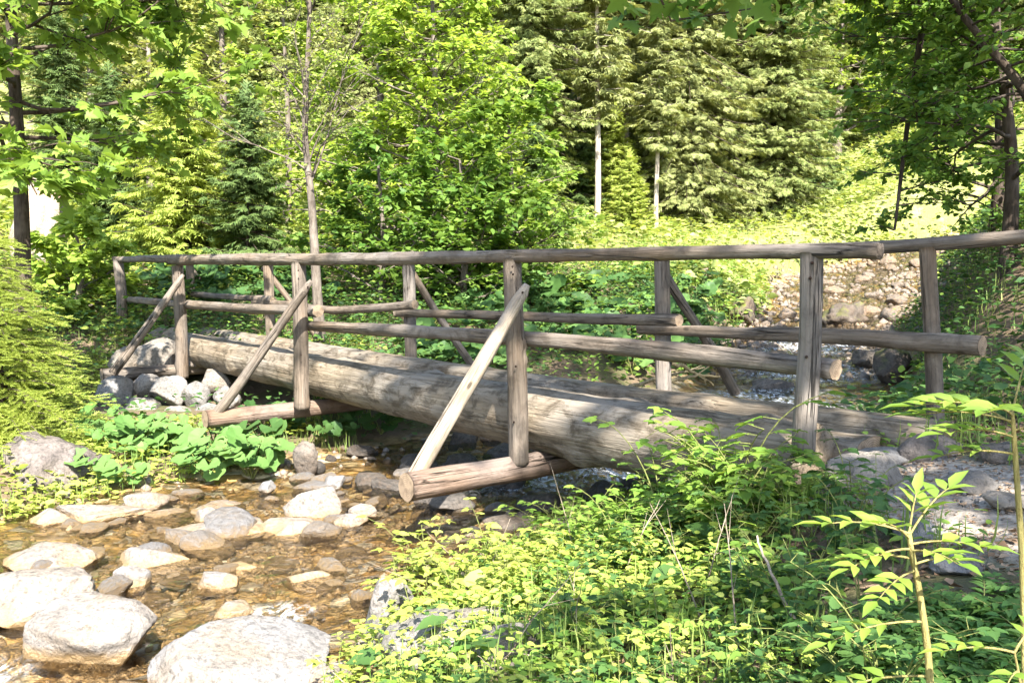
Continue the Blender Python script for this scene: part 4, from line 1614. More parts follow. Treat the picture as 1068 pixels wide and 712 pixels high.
for (u, Y, Ht, L0, n, seed, lab, mt) in (
        (452, 17.5, 5.6, 2.6, 48, 41, 'spring-green broadleaf tree with layered leaves in the middle', 'hazel'),
        (395, 19.0, 6.2, 2.3, 36, 42, 'second spring-green tree behind the bare-limbed one', 'hazel'),
        (530, 16.0, 3.2, 1.9, 22, 43, 'shorter darker leafy shrub leaning over the middle of the bridge', 'maple'),
        (480, 15.0, 2.4, 1.6, 18, 44, 'low dark bush at the foot of the spring-green tree', 'maple_dark'),
        (395, 15.0, 2.3, 1.5, 16, 45, 'low dark bush left of the spring-green tree', 'maple_dark'),
        (78, 13.5, 1.3, .9, 12, 52, 'small leafy shrub in front of the tan earth bank', 'hazel'),
        (300, 21.0, 5.0, 2.0, 22, 46, 'leafy sunlit tree behind the dark young spruce', 'hazel'),
        (868, 43.0, 13.0, 3.6, 26, 49, 'yellow-green broadleaf tree at the top of the meadow', 'hazel'),
        (235, 27.0, 8.0, 2.4, 26, 50, 'yellowish tree rising behind the left spruces', 'bare_leaf'),
        (100, 29.0, 8.0, 2.6, 24, 51, 'pale tree behind the maple foliage', 'bare_leaf'),
        (160, 24.0, 5.5, 2.2, 22, 47, 'pale leafy tree beyond the left end of the bridge', 'bare_leaf'),
        (20, 26.0, 7.0, 2.6, 22, 48, 'leafy tree behind the maple trunk', 'bare_leaf')):
    x = (u - CX) / FPX * Y
    b = np.array([x, Y, Hs(x, Y)])
    w, lv = broadleaf(seed, [b - [0, 0, .2], b + [.1, .05, Ht * .4], b + [0, .1, Ht]], .05 + Ht * .012, round_limbs(seed, n, .12, L0, L0 * .45, .1, .55), T_rhomb(.36), .14 * max(1, Y / 22),
                      subs=(7, 10), twigs=(4, 6), leaves=7, flat=.78, ksides=5, limb_bend=.15)
    add_tree('broadleaf_tree' if Ht > 3 else 'shrub', b, lab, 'tree' if Ht > 3 else 'shrub', w, lv, 'bark_grey', mt)

# slender bare-limbed tree just behind the railing
Y = 12.6
pts = [at(335, 345, Y), at(330, 300, Y), at(327, 240, Y), at(325, 200, Y), at(319, 165, Y), at(316, 120, Y), at(322, 60, Y), at(324, -20, Y), at(322, -90, Y)]
pts[0][2] = Hs(pts[0][0], pts[0][1]) - .1
r_ = np.random.default_rng(9)
lim = []
for k in range(22):
    a = r_.uniform(0, 6.28)
    t = .42 + .55 * k / 21
    lim.append((t, np.array([math.cos(a), math.sin(a) * .6, r_.uniform(.5, 1.3)]), 1.5 * (1.15 - t * .7) * r_.uniform(.7, 1.2)))
lim.append((.40, np.array([.35, 0, 1.0]), 2.6))
lim.append((.45, np.array([-.8, 0, .75]), 1.9))
w, lv = broadleaf(61, pts, .072, lim, T_rhomb(.3), .06, subs=(6, 9), twigs=(3, 5), leaves=4, flat=.5, limb_bend=.2, limb_r=.3)
add_tree('slender_tree', pts[0], 'slender grey tree with nearly bare upright limbs behind the railing', 'tree', w, lv, 'bark_grey', 'bare_leaf')

# shaded trees at the right
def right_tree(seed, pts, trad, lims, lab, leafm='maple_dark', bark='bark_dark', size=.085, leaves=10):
    pts = [np.asarray(p, float) for p in pts]
    w, lv = broadleaf(seed, pts, trad, lims, T_ovate(.36), size, subs=(6, 9), twigs=(4, 6), leaves=leaves, flat=.75, limb_bend=.05)
    return add_tree('broadleaf_tree', pts[0], lab, 'tree', w, lv, bark, leafm)


def lims_for(seed, n, t0, L0, L1, amid, aspread, e0=-.1, e1=.4):
    r = np.random.default_rng(seed)
    return [(t0 + (1 - t0) * k / (n - 1), np.array([math.cos(a), math.sin(a), r.uniform(e0, e1)]), (L0 + (L1 - L0) * k / (n - 1)) * r.uniform(.75, 1.2))
            for k, a in enumerate(r.uniform(amid - aspread, amid + aspread, n))]


Y = 10.0
p = [at(1052, 245, Y), at(1058, 180, Y), at(1050, 110, Y), at(1040, 40, Y), at(1030, -60, Y), at(1020, -200, Y)]
p[0][2] = Hs(p[0][0], p[0][1]) - .1
w, lv = broadleaf(72, p, .08, lims_for(72, 30, .2, 1.9, 1.3, 3.0, 2.4), T_ovate(.36), .085, subs=(6, 9), twigs=(4, 6), leaves=10, flat=.75, limb_bend=.05)
# a long bough of the same tree that hangs down in front of the meadow
hang = [at(1036, 0, Y), at(1000, -60, Y + .1), at(968, -10, Y + .2), at(957, 60, Y + .25), at(946, 130, Y + .3), at(938, 200, Y + .3), at(933, 240, Y + .3)]
w2, lv2 = broadleaf(71, hang, .055, lims_for(71, 15, .3, 1.0, .35, 0.6, 2.6), T_ovate(.36), .08, subs=(3, 5), twigs=(2, 4), leaves=6, flat=.75, limb_bend=.05)
for V_, Q_ in zip([np.concatenate(w2.V)], [np.concatenate(w2.Q)]):
    w.add(V_, Q=Q_)
lv = (np.concatenate([lv[0], lv2[0]]), np.concatenate([lv[1], lv2[1] + len(lv[0])]))
add_tree('broadleaf_tree', p[0], 'dark tree at the right edge with a long thin bough hanging before the meadow', 'tree', w, lv, 'bark_dark', 'maple_dark')
Y = 9.0
p = [at(1100, 250, Y), at(1090, 120, Y), at(1050, 70, Y), at(1005, 20, Y), at(960, -50, Y), at(930, -120, Y)]
p[0][2] = Hs(p[0][0], p[0][1]) - .1
right_tree(73, p, .06, lims_for(73, 22, .3, 1.3, .9, 3.0, 2.6), 'tree whose pale bough slants in from the right edge', bark='bark_dark')
p = [np.array([6.6, 12.5, Hs(6.6, 12.5)]), np.array([6.5, 12.3, 3.6]), np.array([6.3, 12.3, 6.0]), np.array([6.2, 12.3, 8.0])]
right_tree(74, p, .08, lims_for(74, 26, .1, 1.7, 1.3, 3.0, 3.1), 'leafy tree behind the hanging bough at the right')

# tall maple on the bank behind the camera: its crown shades the bridge, one spray hangs into view
b = np.array([4.6, -3.4, Hs(4.6, -3.4)])
lim = []
r_ = np.random.default_rng(15)
for k in range(22):
    a = r_.uniform(1.0, 3.3)
    lim.append((.45 + .55 * k / 21, np.array([math.cos(a), math.sin(a), r_.uniform(.0, .25)]), r_.uniform(1.5, 2.7)))
for k in range(6):
    a = r_.uniform(1.9, 2.7)
    lim.append((.7 + .05 * k, np.array([math.cos(a), math.sin(a), .05]), r_.uniform(4.2, 5.6)))
w, lv = broadleaf(81, [b, b + [-.1, .1, 3], b + [-.4, .5, 6], b + [-.8, 1.2, 10.5]], .22, lim, T_maple(), .16, subs=(6, 9), twigs=(3, 5), leaves=6, flat=.7, sub_ratio=.36)
# drooping bough that shows at the top of the view
tip = at(700, 22, 4.6)
p0 = b + [-.5, .7, 6.6]
bough = np.array([p0, [3.4, 0.2, 6.3], [2.2, 2.6, 5.3], at(655, -90, 4.3), at(680, -20, 4.6), tip, at(806, 6, 4.9)])
V, Q = tube(bough, [.05, .04, .03, .015, .009, .006, .003], 6)
w.add(V, Q=Q)
r_ = np.random.default_rng(16)
lp, ld = [], []
for (u, v, Y) in [(r_.uniform(640, 812), r_.uniform(-40, 30), r_.uniform(4.4, 5.0)) for _ in range(90)]:
    if v > 12 + 16 * math.sin((u - 640) / 172 * math.pi) + 6:
        continue
    lp.append(at(u, v, Y))
    ld.append([r_.normal(0, .7), r_.normal(0, .7), -.5])
V, F = place(T_maple(), np.array(lp), np.array(ld), UP + r_.normal(0, .5, (len(lp), 3)), .105 * r_.uniform(.8, 1.2, len(lp)))
lv = (np.concatenate([lv[0], V]), np.concatenate([lv[1], F + len(lv[0])]))
add_tree('overhanging_maple', b, 'maple whose dark leafy spray hangs in from the top edge', 'maple', w, lv, 'bark_dark', 'maple_dark')

b = np.array([8.5, -1.5, Hs(8.5, -1.5)])
lim = [(.3 + .7 * k / 23, np.array([math.cos(k * 2.4), math.sin(k * 2.4), .2]), r_.uniform(2.2, 4.0)) for k in range(24)]
w, lv = broadleaf(82, [b, b + [-.1, .1, 4], b + [-.3, .3, 8], b + [-.6, .8, 13]], .26, lim, T_maple(), .16, subs=(6, 9), twigs=(3, 5), leaves=6, flat=.7, sub_ratio=.4)
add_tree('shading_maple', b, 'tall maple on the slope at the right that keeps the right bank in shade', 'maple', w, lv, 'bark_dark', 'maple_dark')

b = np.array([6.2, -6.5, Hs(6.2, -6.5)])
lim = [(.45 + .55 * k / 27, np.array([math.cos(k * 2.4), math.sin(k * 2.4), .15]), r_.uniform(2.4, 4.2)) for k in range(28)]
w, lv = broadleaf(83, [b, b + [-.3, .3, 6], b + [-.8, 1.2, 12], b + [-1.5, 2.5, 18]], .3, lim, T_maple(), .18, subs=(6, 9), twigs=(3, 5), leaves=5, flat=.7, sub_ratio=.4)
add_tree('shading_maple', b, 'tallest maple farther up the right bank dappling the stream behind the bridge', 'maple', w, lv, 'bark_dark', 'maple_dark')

# ------------------------------------------------------------------ plants
def herb(kind, seed):
    """returns stem Buf, leaf (V, F)"""
    r = np.random.default_rng(seed)
    st = Buf()
    Vs, Fs, off = [], [], 0
    def leaf(T, P, D, N, S):
        nonlocal off
        V, F = place(T, P, D, N, S)
        Vs.append(V)
        Fs.append(F + off)
        off += len(V)
    if kind == 'bramble':
        for k in range(r.integers(2, 5)):
            a = r.uniform(0, 6.28)
            L = r.uniform(.28, .55)
            o = np.array([math.cos(a), math.sin(a), 0])
            t = np.linspace(0, 1, 9)
            C = o[None] * (L * .55 * t ** 1.6)[:, None] + UP[None] * (L * (t - .25 * t ** 3))[:, None]
            V, Q = tube(C, np.linspace(.004, .0015, 9), 5)
            st.add(V, Q=Q)
            for i in range(2, 9):
                az = r.uniform(0, 6.28)
                d = unit(np.array([math.cos(az), math.sin(az), r.uniform(.1, .5)]))
                pl = r.uniform(.03, .07)
                tip = C[i] + d * pl
                V, Q = tube(np.stack([C[i], tip]), [.0016, .001], 4)
                st.add(V, Q=Q)
                sz = r.uniform(.045, .085) * (1.1 - .05 * i)
                h = unit(np.array([d[0], d[1], -.25]))
                sd_ = np.cross(h, UP)
                n = UP + r.normal(0, .22, 3)
                leaf(T_toothed(), np.stack([tip, tip, tip]), np.stack([h, unit(h * .35 + sd_), unit(h * .35 - sd_)]), np.tile(n, (3, 1)), np.array([1.1, .85, .85]) * sz)
    elif kind == 'upright':
        for k in range(r.integers(1, 3)):
            L = r.uniform(.25, .45)
            lean = r.normal(0, .12, 2)
            b0 = np.append(r.normal(0, .03, 2), 0)
            t = np.linspace(0, 1, 8)
            C = b0 + np.stack([lean[0] * t ** 2, lean[1] * t ** 2, L * t], 1)
            V, Q = tube(C, np.linspace(.004, .002, 8), 5)
            st.add(V, Q=Q)
            for i in range(1, 8):
                a = i * 1.571 + r.normal(0, .2)
                for s in (0, math.pi):
                    d = np.array([math.cos(a + s), math.sin(a + s), r.uniform(-.1, .35)])
                    leaf(T_toothed(), C[i][None], d[None], (UP + r.normal(0, .2, 3))[None], np.array([r.uniform(.05, .095) * (1.15 - i * .07)]))
    elif kind == 'broad':
        n = r.integers(7, 12)
        for k in range(n):
            a = k * 2.4 + r.normal(0, .3)
            L = r.uniform(.06, .16)
            d = np.array([math.cos(a), math.sin(a), r.uniform(.3, 1.0)])
            tip = unit(d) * L
            V, Q = tube(np.stack([[0, 0, 0], tip * .5 + [0, 0, .01], tip]), [.003, .002, .0015], 4)
            st.add(V, Q=Q)
            leaf(T_ovate(.36), tip[None], np.array([[d[0], d[1], r.uniform(-.3, .2)]]), (UP + r.normal(0, .25, 3))[None], np.array([r.uniform(.07, .12)]))
    elif kind == 'vetch':
        for k in range(r.integers(6, 10)):
            a = r.uniform(0, 6.28)
            L = r.uniform(.14, .28)
            o = np.array([math.cos(a), math.sin(a), 0])
            t = np.linspace(0, 1, 12)
            C = o[None] * (L * .8 * t)[:, None] + UP[None] * (L * (.9 * t - .65 * t ** 2))[:, None]
            V, Q = tube(C, np.linspace(.0022, .0008, 12), 4)
            st.add(V, Q=Q)
            perp = np.array([-o[1], o[0], 0])
            i = np.arange(2, 12)
            for s in (-1, 1):
                d = perp[None] * s + o[None] * .45 + r.normal(0, .12, (10, 3))
                leaf(T_ovate(.22), C[i], d, np.tile(UP, (10, 1)) + r.normal(0, .25, (10, 3)), (.05 - .03 * np.abs(t[i] - .45)) * r.uniform(.85, 1.1, 10))
            leaf(T_ovate(.22), C[-1:], o[None], UP[None], np.array([.035]))
    elif kind == 'butterbur':
        n = r.integers(5, 9)
        for k in range(n):
            a = r.uniform(0, 6.28)
            L = r.uniform(.14, .36)
            o = np.array([math.cos(a), math.sin(a), 0])
            tip = o * L * r.uniform(.4, .9) + UP * L * .85
            V, Q = tube(np.stack([[0, 0, 0], tip * .5 + UP * .02, tip]), [.007, .005, .004], 5)
            st.add(V, Q=Q)
            leaf(T_round(), (tip - o * .05)[None], np.array([[o[0], o[1] - .55, r.uniform(-.6, -.1)]]), (UP * .8 + o * .3 + np.array([0, -.75, 0]) + r.normal(0, .22, 3))[None], np.array([r.uniform(.13, .25)]))
    return st, (np.concatenate(Vs), np.concatenate(Fs))


def herb_things(kind, name, seeds, mats, spots, label, cat, group, stem='stem', smin=.8, smax=1.25, stemmat='stem'):
    protos = []
    for i, s in enumerate(seeds):
        st, lv = herb(kind, s)
        sm = st.mesh('stem', M[stemmat], smooth=True)
        for mt in mats:
            lm = mk_mesh('leaves', lv[0], lv[1], mats=[M[mt]])
            protos.append((sm, lm, mt))
    for (x, y, mt) in spots:
        c = [p for p in protos if p[2] == mt] or protos
        sm, lm, _ = c[rng.integers(len(c))]
        t = thing(name, (x, y, Hs(x, y) - .01), label, cat, group)
        s = rng.uniform(smin, smax) * (.68 if (x < .75 and 2 < y < 6 and name != 'bush_shoot') else 1.0)
        t.scale = (s, s, s)
        t.rotation_euler = (rng.normal(0, .08), rng.normal(0, .08), rng.uniform(-.7, .7) if kind == 'butterbur' else rng.uniform(0, 6.28))
        link('stem', sm, t)
        link('leaves', lm, t)


def bank_ok(x, y, margin=.05):
    if (x < .8 and y > 4.75) or (x > 1.05 and y < 3.3):
        return False
    d, zw, hw = stream_q(np.array([x]), np.array([y]))
    return d[0] > hw[0] * .98 + margin and path_d(np.array([x]), np.array([y]))[0] > .42


def spots_box(n, x0, x1, y0, y1, matf, ok=bank_ok):
    out = []
    tries = 0
    while len(out) < n and tries < n * 40:
        tries += 1
        x, y = rng.uniform(x0, x1), rng.uniform(y0, y1)
        if x > y * .60 + .2 or x < -y * .60 - .2 or not ok(x, y):
            continue
        out.append((x, y, matf(x, y)))
    return out


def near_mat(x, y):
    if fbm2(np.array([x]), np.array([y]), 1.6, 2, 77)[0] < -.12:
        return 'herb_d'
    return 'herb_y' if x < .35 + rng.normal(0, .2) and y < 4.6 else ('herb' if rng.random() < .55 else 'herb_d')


sp = spots_box(95, -.9, 1.5, 2.0, 5.6, near_mat)
herb_things('bramble', 'bramble_plant', (1, 2, 3, 4, 5), ('herb_y', 'herb', 'herb_d'), sp, 'leafy bramble shoot in the undergrowth of the near bank', 'bramble', 'brambles of the near bank', smin=.55, smax=1.0)
sp = spots_box(90, -.8, 1.7, 1.9, 5.6, near_mat)
herb_things('upright', 'herb_plant', (11, 12, 13, 14), ('herb_y', 'herb', 'herb_d'), sp, 'upright toothed-leaf herb in the undergrowth of the near bank', 'herb', 'upright herbs of the near bank', smin=.5, smax=.9)
sp = spots_box(60, -.8, 1.6, 1.8, 4.8, near_mat)
herb_things('broad', 'leafy_rosette', (21, 22, 23), ('herb_y', 'herb', 'herb_d'), sp, 'low broad-leaved rosette on the near bank', 'herb', 'low rosettes of the near bank')
sp = spots_box(150, .95, 2.3, 1.4, 2.75, lambda x, y: 'fern', ok=lambda x, y: Hs(x, y) > .2)
herb_things('vetch', 'vetch_plant', (31, 32, 33, 34), ('fern',), sp, 'feathery dark green vetch plant in the ferny patch beside the path', 'vetch', 'vetch of the ferny patch')
sp = spots_box(34, -.8, 1.1, 1.9, 4.6, lambda x, y: 'fern')
herb_things('vetch', 'vetch_plant', (35, 36, 37), ('fern',), sp, 'feathery vetch plant scattered among the brambles of the near bank', 'vetch', 'vetch among the brambles', smin=.9, smax=1.5)
sp = spots_box(26, -.8, 1.2, 1.9, 4.4, near_mat)
herb_things('broad', 'leafy_rosette', (24, 25), ('herb_y', 'herb', 'herb_d'), sp, 'larger broad-leaved rosette standing out of the near bank undergrowth', 'herb', 'large rosettes of the near bank', smin=1.7, smax=2.3)
# bush over the waterline boulders
sp = [(x, y, 'herb_y') for x, y in zip(rng.uniform(-.75, .35, 26), rng.uniform(3.7, 5.3, 26))]
herb_things('bramble', 'bush_shoot', (41, 42, 43), ('herb_y',), sp, 'sunlit yellow-green shoot of the leafy bush above the waterline boulders', 'bush', 'shoots of the waterline bush', smin=.7, smax=1.05)
# tall shoots in front of the logs
sp = [(*(A0 + DIRB * t + ND * w_), 'herb') for t, w_ in zip(rng.uniform(-2.25, -.85, 40), rng.uniform(-.75, -.1, 40))]
herb_things('bramble', 'tall_shoot', (51, 52), ('herb',), sp, 'tall green shoot reaching up in front of the thickest log', 'shoot', 'shoots in front of the thickest log', smin=1.0, smax=1.55)
# butterbur patch at the left
sp = []
for k in range(30):
    u, v = rng.uniform(92, 275), rng.uniform(452, 508)
    P = ground(u, v)
    sp.append((P[0], P[1], 'butterbur'))
for k in range(10):
    u, v = rng.uniform(270, 420), rng.uniform(440, 470)
    P = ground(u, v)
    sp.append((P[0], P[1], 'herb_d'))
herb_things('butterbur', 'butterbur_plant', (61, 62, 63, 64, 65), ('butterbur', 'herb_d'), sp, 'round-leaved butterbur plant on the left bank below the bridge', 'butterbur', 'butterbur below the bridge', smin=.75, smax=1.15)
# butterbur behind the bridge
sp = []
for k in range(90):
    u, v = rng.uniform(410, 745), rng.uniform(292, 392)
    P = ground(u, v)
    d, zw, hw = stream_q(P[:1], P[1:2])
    if d[0] > hw[0] + .1 and 8.6 < P[1] < 24:
        sp.append((P[0], P[1], 'herb_d' if rng.random() < .6 else 'butterbur'))
for k in range(40):
    u, v = rng.uniform(150, 330), rng.uniform(286, 330)
    P = ground(u, v)
    if P[1] > 13.2:
        sp.append((P[0], P[1], 'herb_d'))
herb_things('butterbur', 'butterbur_plant', (66, 67, 68), ('butterbur', 'herb_d'), sp, 'round-leaved butterbur plant on the shaded bank behind the bridge', 'butterbur', 'butterbur behind the bridge', smin=1.0, smax=1.7)

# ash saplings in the foreground
def ash_sapling(stem_pts, rads, leaves, label, seed):
    r = np.random.default_rng(seed)
    st = Buf()
    pts = np.asarray(stem_pts, float)
    tt = np.linspace(0, 1, len(pts))
    t = np.linspace(0, 1, 14)
    C = np.stack([np.interp(t, tt, pts[:, k]) for k in range(3)], 1)
    for _ in range(2):
        C[1:-1] = .25 * C[:-2] + .5 * C[1:-1] + .25 * C[2:]
    V, Q = tube(C, np.interp(t, np.linspace(0, 1, len(rads)), rads), 10)
    st.add(V, Q=Q)
    LV, LF, off = [], [], 0
    for (q, d, L, npair, size) in leaves:
        p0 = np.array([np.interp(q, t, C[:, k]) for k in range(3)])
        d = unit(np.asarray(d, float))
        s = np.linspace(0, 1, 8)
        R = p0 + d[None] * (L * s)[:, None] - UP[None] * (.28 * L * s ** 2)[:, None]
        V, Q = tube(R, np.linspace(.0028, .001, 8), 5)
        st.add(V, Q=Q)
        hh = unit(np.array([d[0], d[1], 0]))
        perp = np.cross(hh, UP)
        P, D, N, S = [], [], [], []
        for k in range(npair):
            q2 = .42 + .5 * k / max(1, npair - 1)
            pp = np.array([np.interp(q2, s, R[:, m]) for m in range(3)])
            for sg in (-1, 1):
                P.append(pp)
                D.append(perp * sg * .9 + d * .75 + [0, 0, r.uniform(-.25, .1)])
                N.append(UP + r.normal(0, .18, 3) + perp * sg * -.25)
                S.append(size * r.uniform(.85, 1.1) * (.8 + .25 * math.sin(q2 * 3)))
        P.append(R[-1])
        D.append(d + [0, 0, -.35])
        N.append(UP + r.normal(0, .15, 3))
        S.append(size * 1.1)
        V, F = place(T_ovate(.2), P, D, N, S)
        LV.append(V)
        LF.append(F + off)
        off += len(V)
    base = pts[0]
    th = thing('ash_sapling', base, label, 'sapling')
    link('stem', st.mesh('stem', M['stem_sap'], base, smooth=True), th)
    link('leaves', mk_mesh('leaves', np.concatenate(LV) - base, np.concatenate(LF), mats=[M['ash']]), th)


Y = 1.75
g0 = at(980, 760, Y)
g0[2] = Hs(g0[0], Y) - .02
ash_sapling([g0, at(972, 705, Y), at(964, 650, Y), at(958, 610, Y), at(951, 578, Y), at(948, 556, Y)], [.008, .007, .006, .005],
            [(1.0, (-.9, .1, .35), .17, 3, .06), (.98, (.6, .3, .8), .17, 3, .06), (.95, (-.5, -.4, .5), .15, 3, .058), (.86, (-1, -.3, .1), .14, 4, .052), (.84, (.2, -.7, .3), .13, 3, .055),
             (.78, (-.8, .4, .1), .15, 4, .052), (.74, (.7, .2, .2), .12, 3, .05), (1.0, (.2, .2, 1.0), .11, 3, .05), (.9, (.8, -.3, .3), .14, 3, .055), (.7, (-.7, -.6, .1), .15, 4, .05), (.42, (-.9, -.1, .1), .2, 4, .05), (.25, (-1, .2, .0), .2, 4, .055)],
            'slim sapling with bright pinnate leaves rising from the ferny patch', 91)
Y = 2.0
g0 = at(1075, 720, Y)
g0[2] = Hs(g0[0], Y) - .02
ash_sapling([g0, at(1068, 600, Y), at(1062, 520, Y), at(1058, 460, Y), at(1056, 430, Y)], [.008, .007, .006, .004],
            [(1.0, (-1, .1, .35), .22, 4, .075), (.97, (-.6, -.6, .4), .18, 4, .07), (.92, (-.9, .4, .3), .2, 4, .07), (1.0, (.3, .3, .8), .2, 3, .07), (.85, (.6, -.5, .3), .2, 3, .07), (.8, (-.9, -.2, .35), .19, 4, .065),
             (.7, (-1, .3, .2), .16, 3, .06), (.9, (-.5, .8, .5), .18, 4, .065)],
            'stouter yellow-stemmed sapling at the right edge', 92)
Y = 1.6
g0 = at(1072, 790, Y)
g0[2] = Hs(g0[0], Y) - .02
ash_sapling([g0, at(1068, 730, Y), at(1058, 680, Y)], [.004, .003, .002],
            [(1.0, (-.9, .2, .2), .12, 3, .045), (1.0, (.5, .4, .4), .12, 3, .045), (.8, (-.5, -.6, .3), .1, 2, .04)], 'small leafy seedling in the bottom right corner', 93)

for k in range(26):
    while True:
        x, y = rng.uniform(-.6, 1.5), rng.uniform(2.2, 5.4)
        if bank_ok(x, y):
            break
    z = Hs(x, y)
    L = rng.uniform(.25, .6)
    d = np.array([rng.normal(0, .5), rng.normal(0, .5), rng.uniform(.3, 1.0)])
    p = np.array([x, y, z])
    o = stick('dead_stalk', [p, p + unit(d) * L * .5 + [0, 0, .03], p + unit(d) * L], .0035, 'dead', 'dry bare stalk poking through the herbs of the near bank', 'stalk', twigs=2)
    o['group'] = 'dry stalks of the near bank'
sp = [(.95, 3.4, 'herb_d'), (.55, 3.6, 'butterbur'), (.7, 4.2, 'herb_d'), (.25, 3.1, 'butterbur'), (1.1, 4.3, 'herb_d')]
herb_things('butterbur', 'butterbur_plant', (71, 72), ('butterbur', 'herb_d'), sp, 'small round-leaved plant among the brambles of the near bank', 'herb', 'round-leaved plants of the near bank', smin=.4, smax=.6)

# ------------------------------------------------------------------ ground cover (nobody could count it)
def cover(name, n, sampler, T, s0, s1, zr, mat, label, upright=False, ok=None):
    P = sampler(n)
    x, y = P[:, 0], P[:, 1]
    d, zw, hw = stream_q(x, y)
    k = (d > hw * .99 + .04)
    if ok is not None:
        k &= ok(x, y)
    x, y = x[k], y[k]
    n = len(x)
    z = H(x, y) + rng.uniform(zr[0], zr[1], n) * (0 if upright else 1)
    D = rand_dirs(n)
    if upright:
        N = D.copy()
        D = UP + D * rng.uniform(.1, .7, (n, 1))
    else:
        D[:, 2] = rng.uniform(-.35, .35, n)
        N = UP + rng.normal(0, .35, (n, 3))
    V, F = place(T, np.stack([x, y, z], 1), D, N, rng.uniform(s0, s1, n))
    o = link(name, mk_mesh(name, V, F, mats=[M[mat]]))
    tag(o, label, None, kind='stuff')


def box(x0, x1, y0, y1, clump=0.0):
    def f(n):
        P = np.stack([rng.uniform(x0, x1, n * 2), rng.uniform(y0, y1, n * 2)], 1)
        if clump:
            w = np.clip(.55 + 1.5 * fbm2(P[:, 0], P[:, 1], clump, 3, int(clump * 100)), .03, 1)
            P = P[rng.random(len(P)) < w]
        vis = np.abs(P[:, 0]) < P[:, 1] * .70 + 1.0
        return P[vis][:n]
    return f


nopath = lambda x, y: (path_d(x, y) > .42) & ~((x > 1.05) & (y < 3.2))
cover('undergrowth', 11000, box(-1.0, 2.6, 1.4, 6.4, 2.2), T_toothed(), .02, .06, (.01, .16), 'herb', 'low leafy undergrowth of the near bank', ok=nopath)
cover('undergrowth', 6500, box(-1.0, 1.0, 1.4, 5.2, 2.0), T_toothed(), .022, .05, (.02, .2), 'herb_y', 'sunny yellow-green undergrowth of the near bank', ok=nopath)
cover('grass', 5000, box(-1.0, 2.8, 1.4, 6.5, 1.5), T_blade(), .08, .24, (0, 0), 'grass', 'grass blades among the herbs of the near bank', True, ok=nopath)
cover('leaf_litter', 9000, box(-1.0, 3.4, 1.4, 6.0, 1.0), T_rhomb(.35), .02, .055, (.0, .02), 'litter', 'dry brown leaves lying on the near bank and path')
cover('leaf_litter', 7000, box(1.2, 3.2, 2.4, 5.2), T_rhomb(.22), .012, .035, (.0, .012), 'litter', 'fine dry litter on the path at the end of the bridge', ok=lambda x, y: path_d(x, y) < .6)
left = lambda x, y: (x < np.interp(y, STREAM[:, 1], STREAM[:, 0])) & (path_d(x, y) > .3) & ~((x > -4.9) & (x < -2.2) & (y > 9.3) & (y < 11.8))
right = lambda x, y: (x > np.interp(y, STREAM[:, 1], STREAM[:, 0])) & (path_d(x, y) > .42) & (stream_q(x, y)[0] > stream_q(x, y)[1 + 1] + np.where((y > 7) & (y < 15), .3, .1) + .25 * fbm2(x, y, 1.1, 2, 66))
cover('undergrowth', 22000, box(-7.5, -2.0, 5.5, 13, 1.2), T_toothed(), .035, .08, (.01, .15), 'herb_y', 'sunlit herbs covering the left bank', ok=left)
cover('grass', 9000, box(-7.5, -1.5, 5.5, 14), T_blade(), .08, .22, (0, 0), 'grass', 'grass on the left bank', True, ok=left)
cover('undergrowth', 44000, box(-8, 6.0, 8.8, 20, .6), T_ovate(.34), .04, .10, (.02, .38), 'herb_d', 'dark leafy carpet behind the bridge', ok=left)  # the shade on this bank is carried by the darker leaf colour
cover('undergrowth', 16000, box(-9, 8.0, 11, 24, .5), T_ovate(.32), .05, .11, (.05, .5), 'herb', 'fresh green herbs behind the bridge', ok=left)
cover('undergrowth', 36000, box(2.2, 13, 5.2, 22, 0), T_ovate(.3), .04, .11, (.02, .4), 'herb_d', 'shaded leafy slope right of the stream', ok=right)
cover('undergrowth', 14000, box(2.4, 13, 6, 24, .6), T_ovate(.3), .05, .11, (.05, .45), 'herb', 'lighter herbs on the slope right of the stream', ok=right)
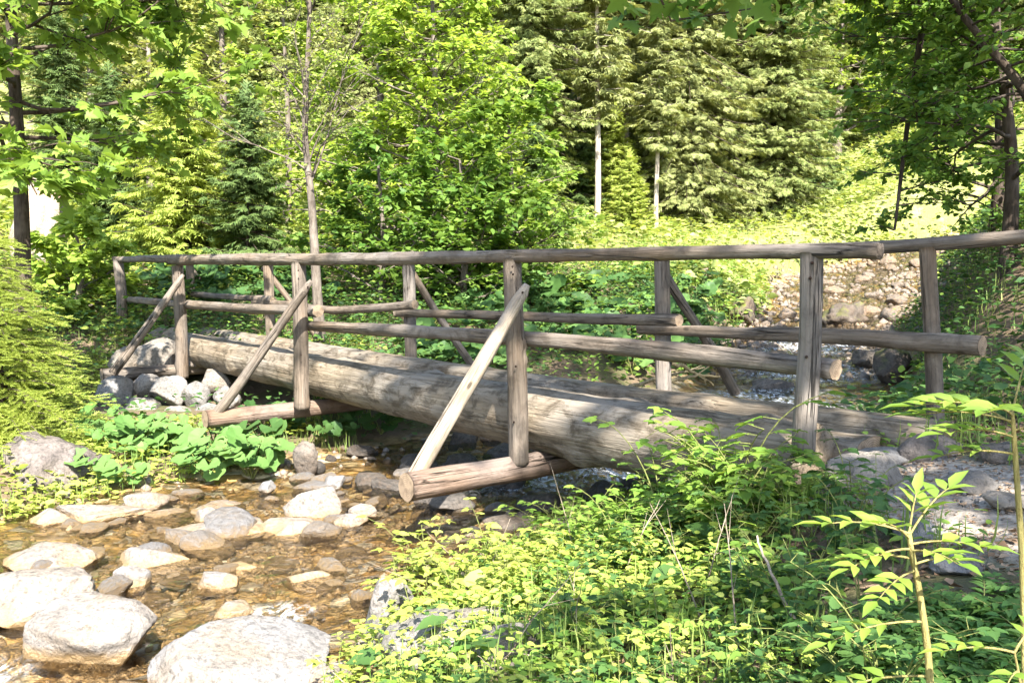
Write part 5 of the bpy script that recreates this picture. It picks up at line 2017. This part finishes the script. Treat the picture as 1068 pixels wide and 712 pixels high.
cover('grass', 10000, box(2.2, 13, 5.2, 22), T_blade(), .10, .28, (0, 0), 'grass', 'long grass on the slope right of the stream', True, ok=right)
cover('undergrowth', 16000, box(-16, -4.6, 12.5, 25), T_ovate(.36), .06, .14, (.03, .3), 'herb_y', 'sunlit herbs beyond the left end of the bridge')
cover('meadow_herbs', 60000, box(-14, 24, 18, 58, .25), T_ovate(.4), .12, .26, (.05, .5), 'meadow', 'pale sunlit meadow herbs below the forest')
cover('grass', 18000, box(-14, 20, 17, 50), T_blade(), .2, .5, (0, 0), 'grass', 'long pale meadow grass', True)
cover('meadow_herbs', 10000, box(-14, 22, 17, 45, .3), T_ovate(.4), .12, .22, (.05, .5), 'herb_y', 'fresher green patches of meadow herbs')

# ------------------------------------------------------------------ light
SUN = unit(np.array([.22, -.97, 0])) * math.cos(math.radians(43)) + UP * math.sin(math.radians(43))
ld = bpy.data.lights.new('sun', 'SUN')
ld.energy = 5.0
ld.angle = math.radians(.53)
ld.color = (1.0, .945, .86)
lo = bpy.data.objects.new('sun', ld)
lo.rotation_euler = Vector(-SUN).to_track_quat('-Z', 'Y').to_euler()
COL.objects.link(lo)
w = bpy.data.worlds.new('World')
scene.world = w
w.use_nodes = True
nt = w.node_tree
nt.nodes.clear()
sky = nt.nodes.new('ShaderNodeTexSky')
sky.sky_type = 'NISHITA'
sky.sun_disc = False
sky.sun_elevation = math.radians(43)
sky.sun_rotation = math.atan2(SUN[0], SUN[1])
bg = nt.nodes.new('ShaderNodeBackground')
bg.inputs['Strength'].default_value = .12
nt.links.new(sky.outputs[0], bg.inputs[0])
wo = nt.nodes.new('ShaderNodeOutputWorld')
nt.links.new(bg.outputs[0], wo.inputs[0])

vs = scene.view_settings
vs.view_transform = 'Standard'
vs.look = 'None'
vs.exposure = 2.28
vs.gamma = 1.0
vs.use_curve_mapping = False
c = scene.cycles
c.max_bounces = 8
c.diffuse_bounces = 4
c.transmission_bounces = 4
c.transparent_max_bounces = 10
c.sample_clamp_indirect = 6.0
c.caustics_reflective = False
c.caustics_refractive = False
c.use_denoising = True
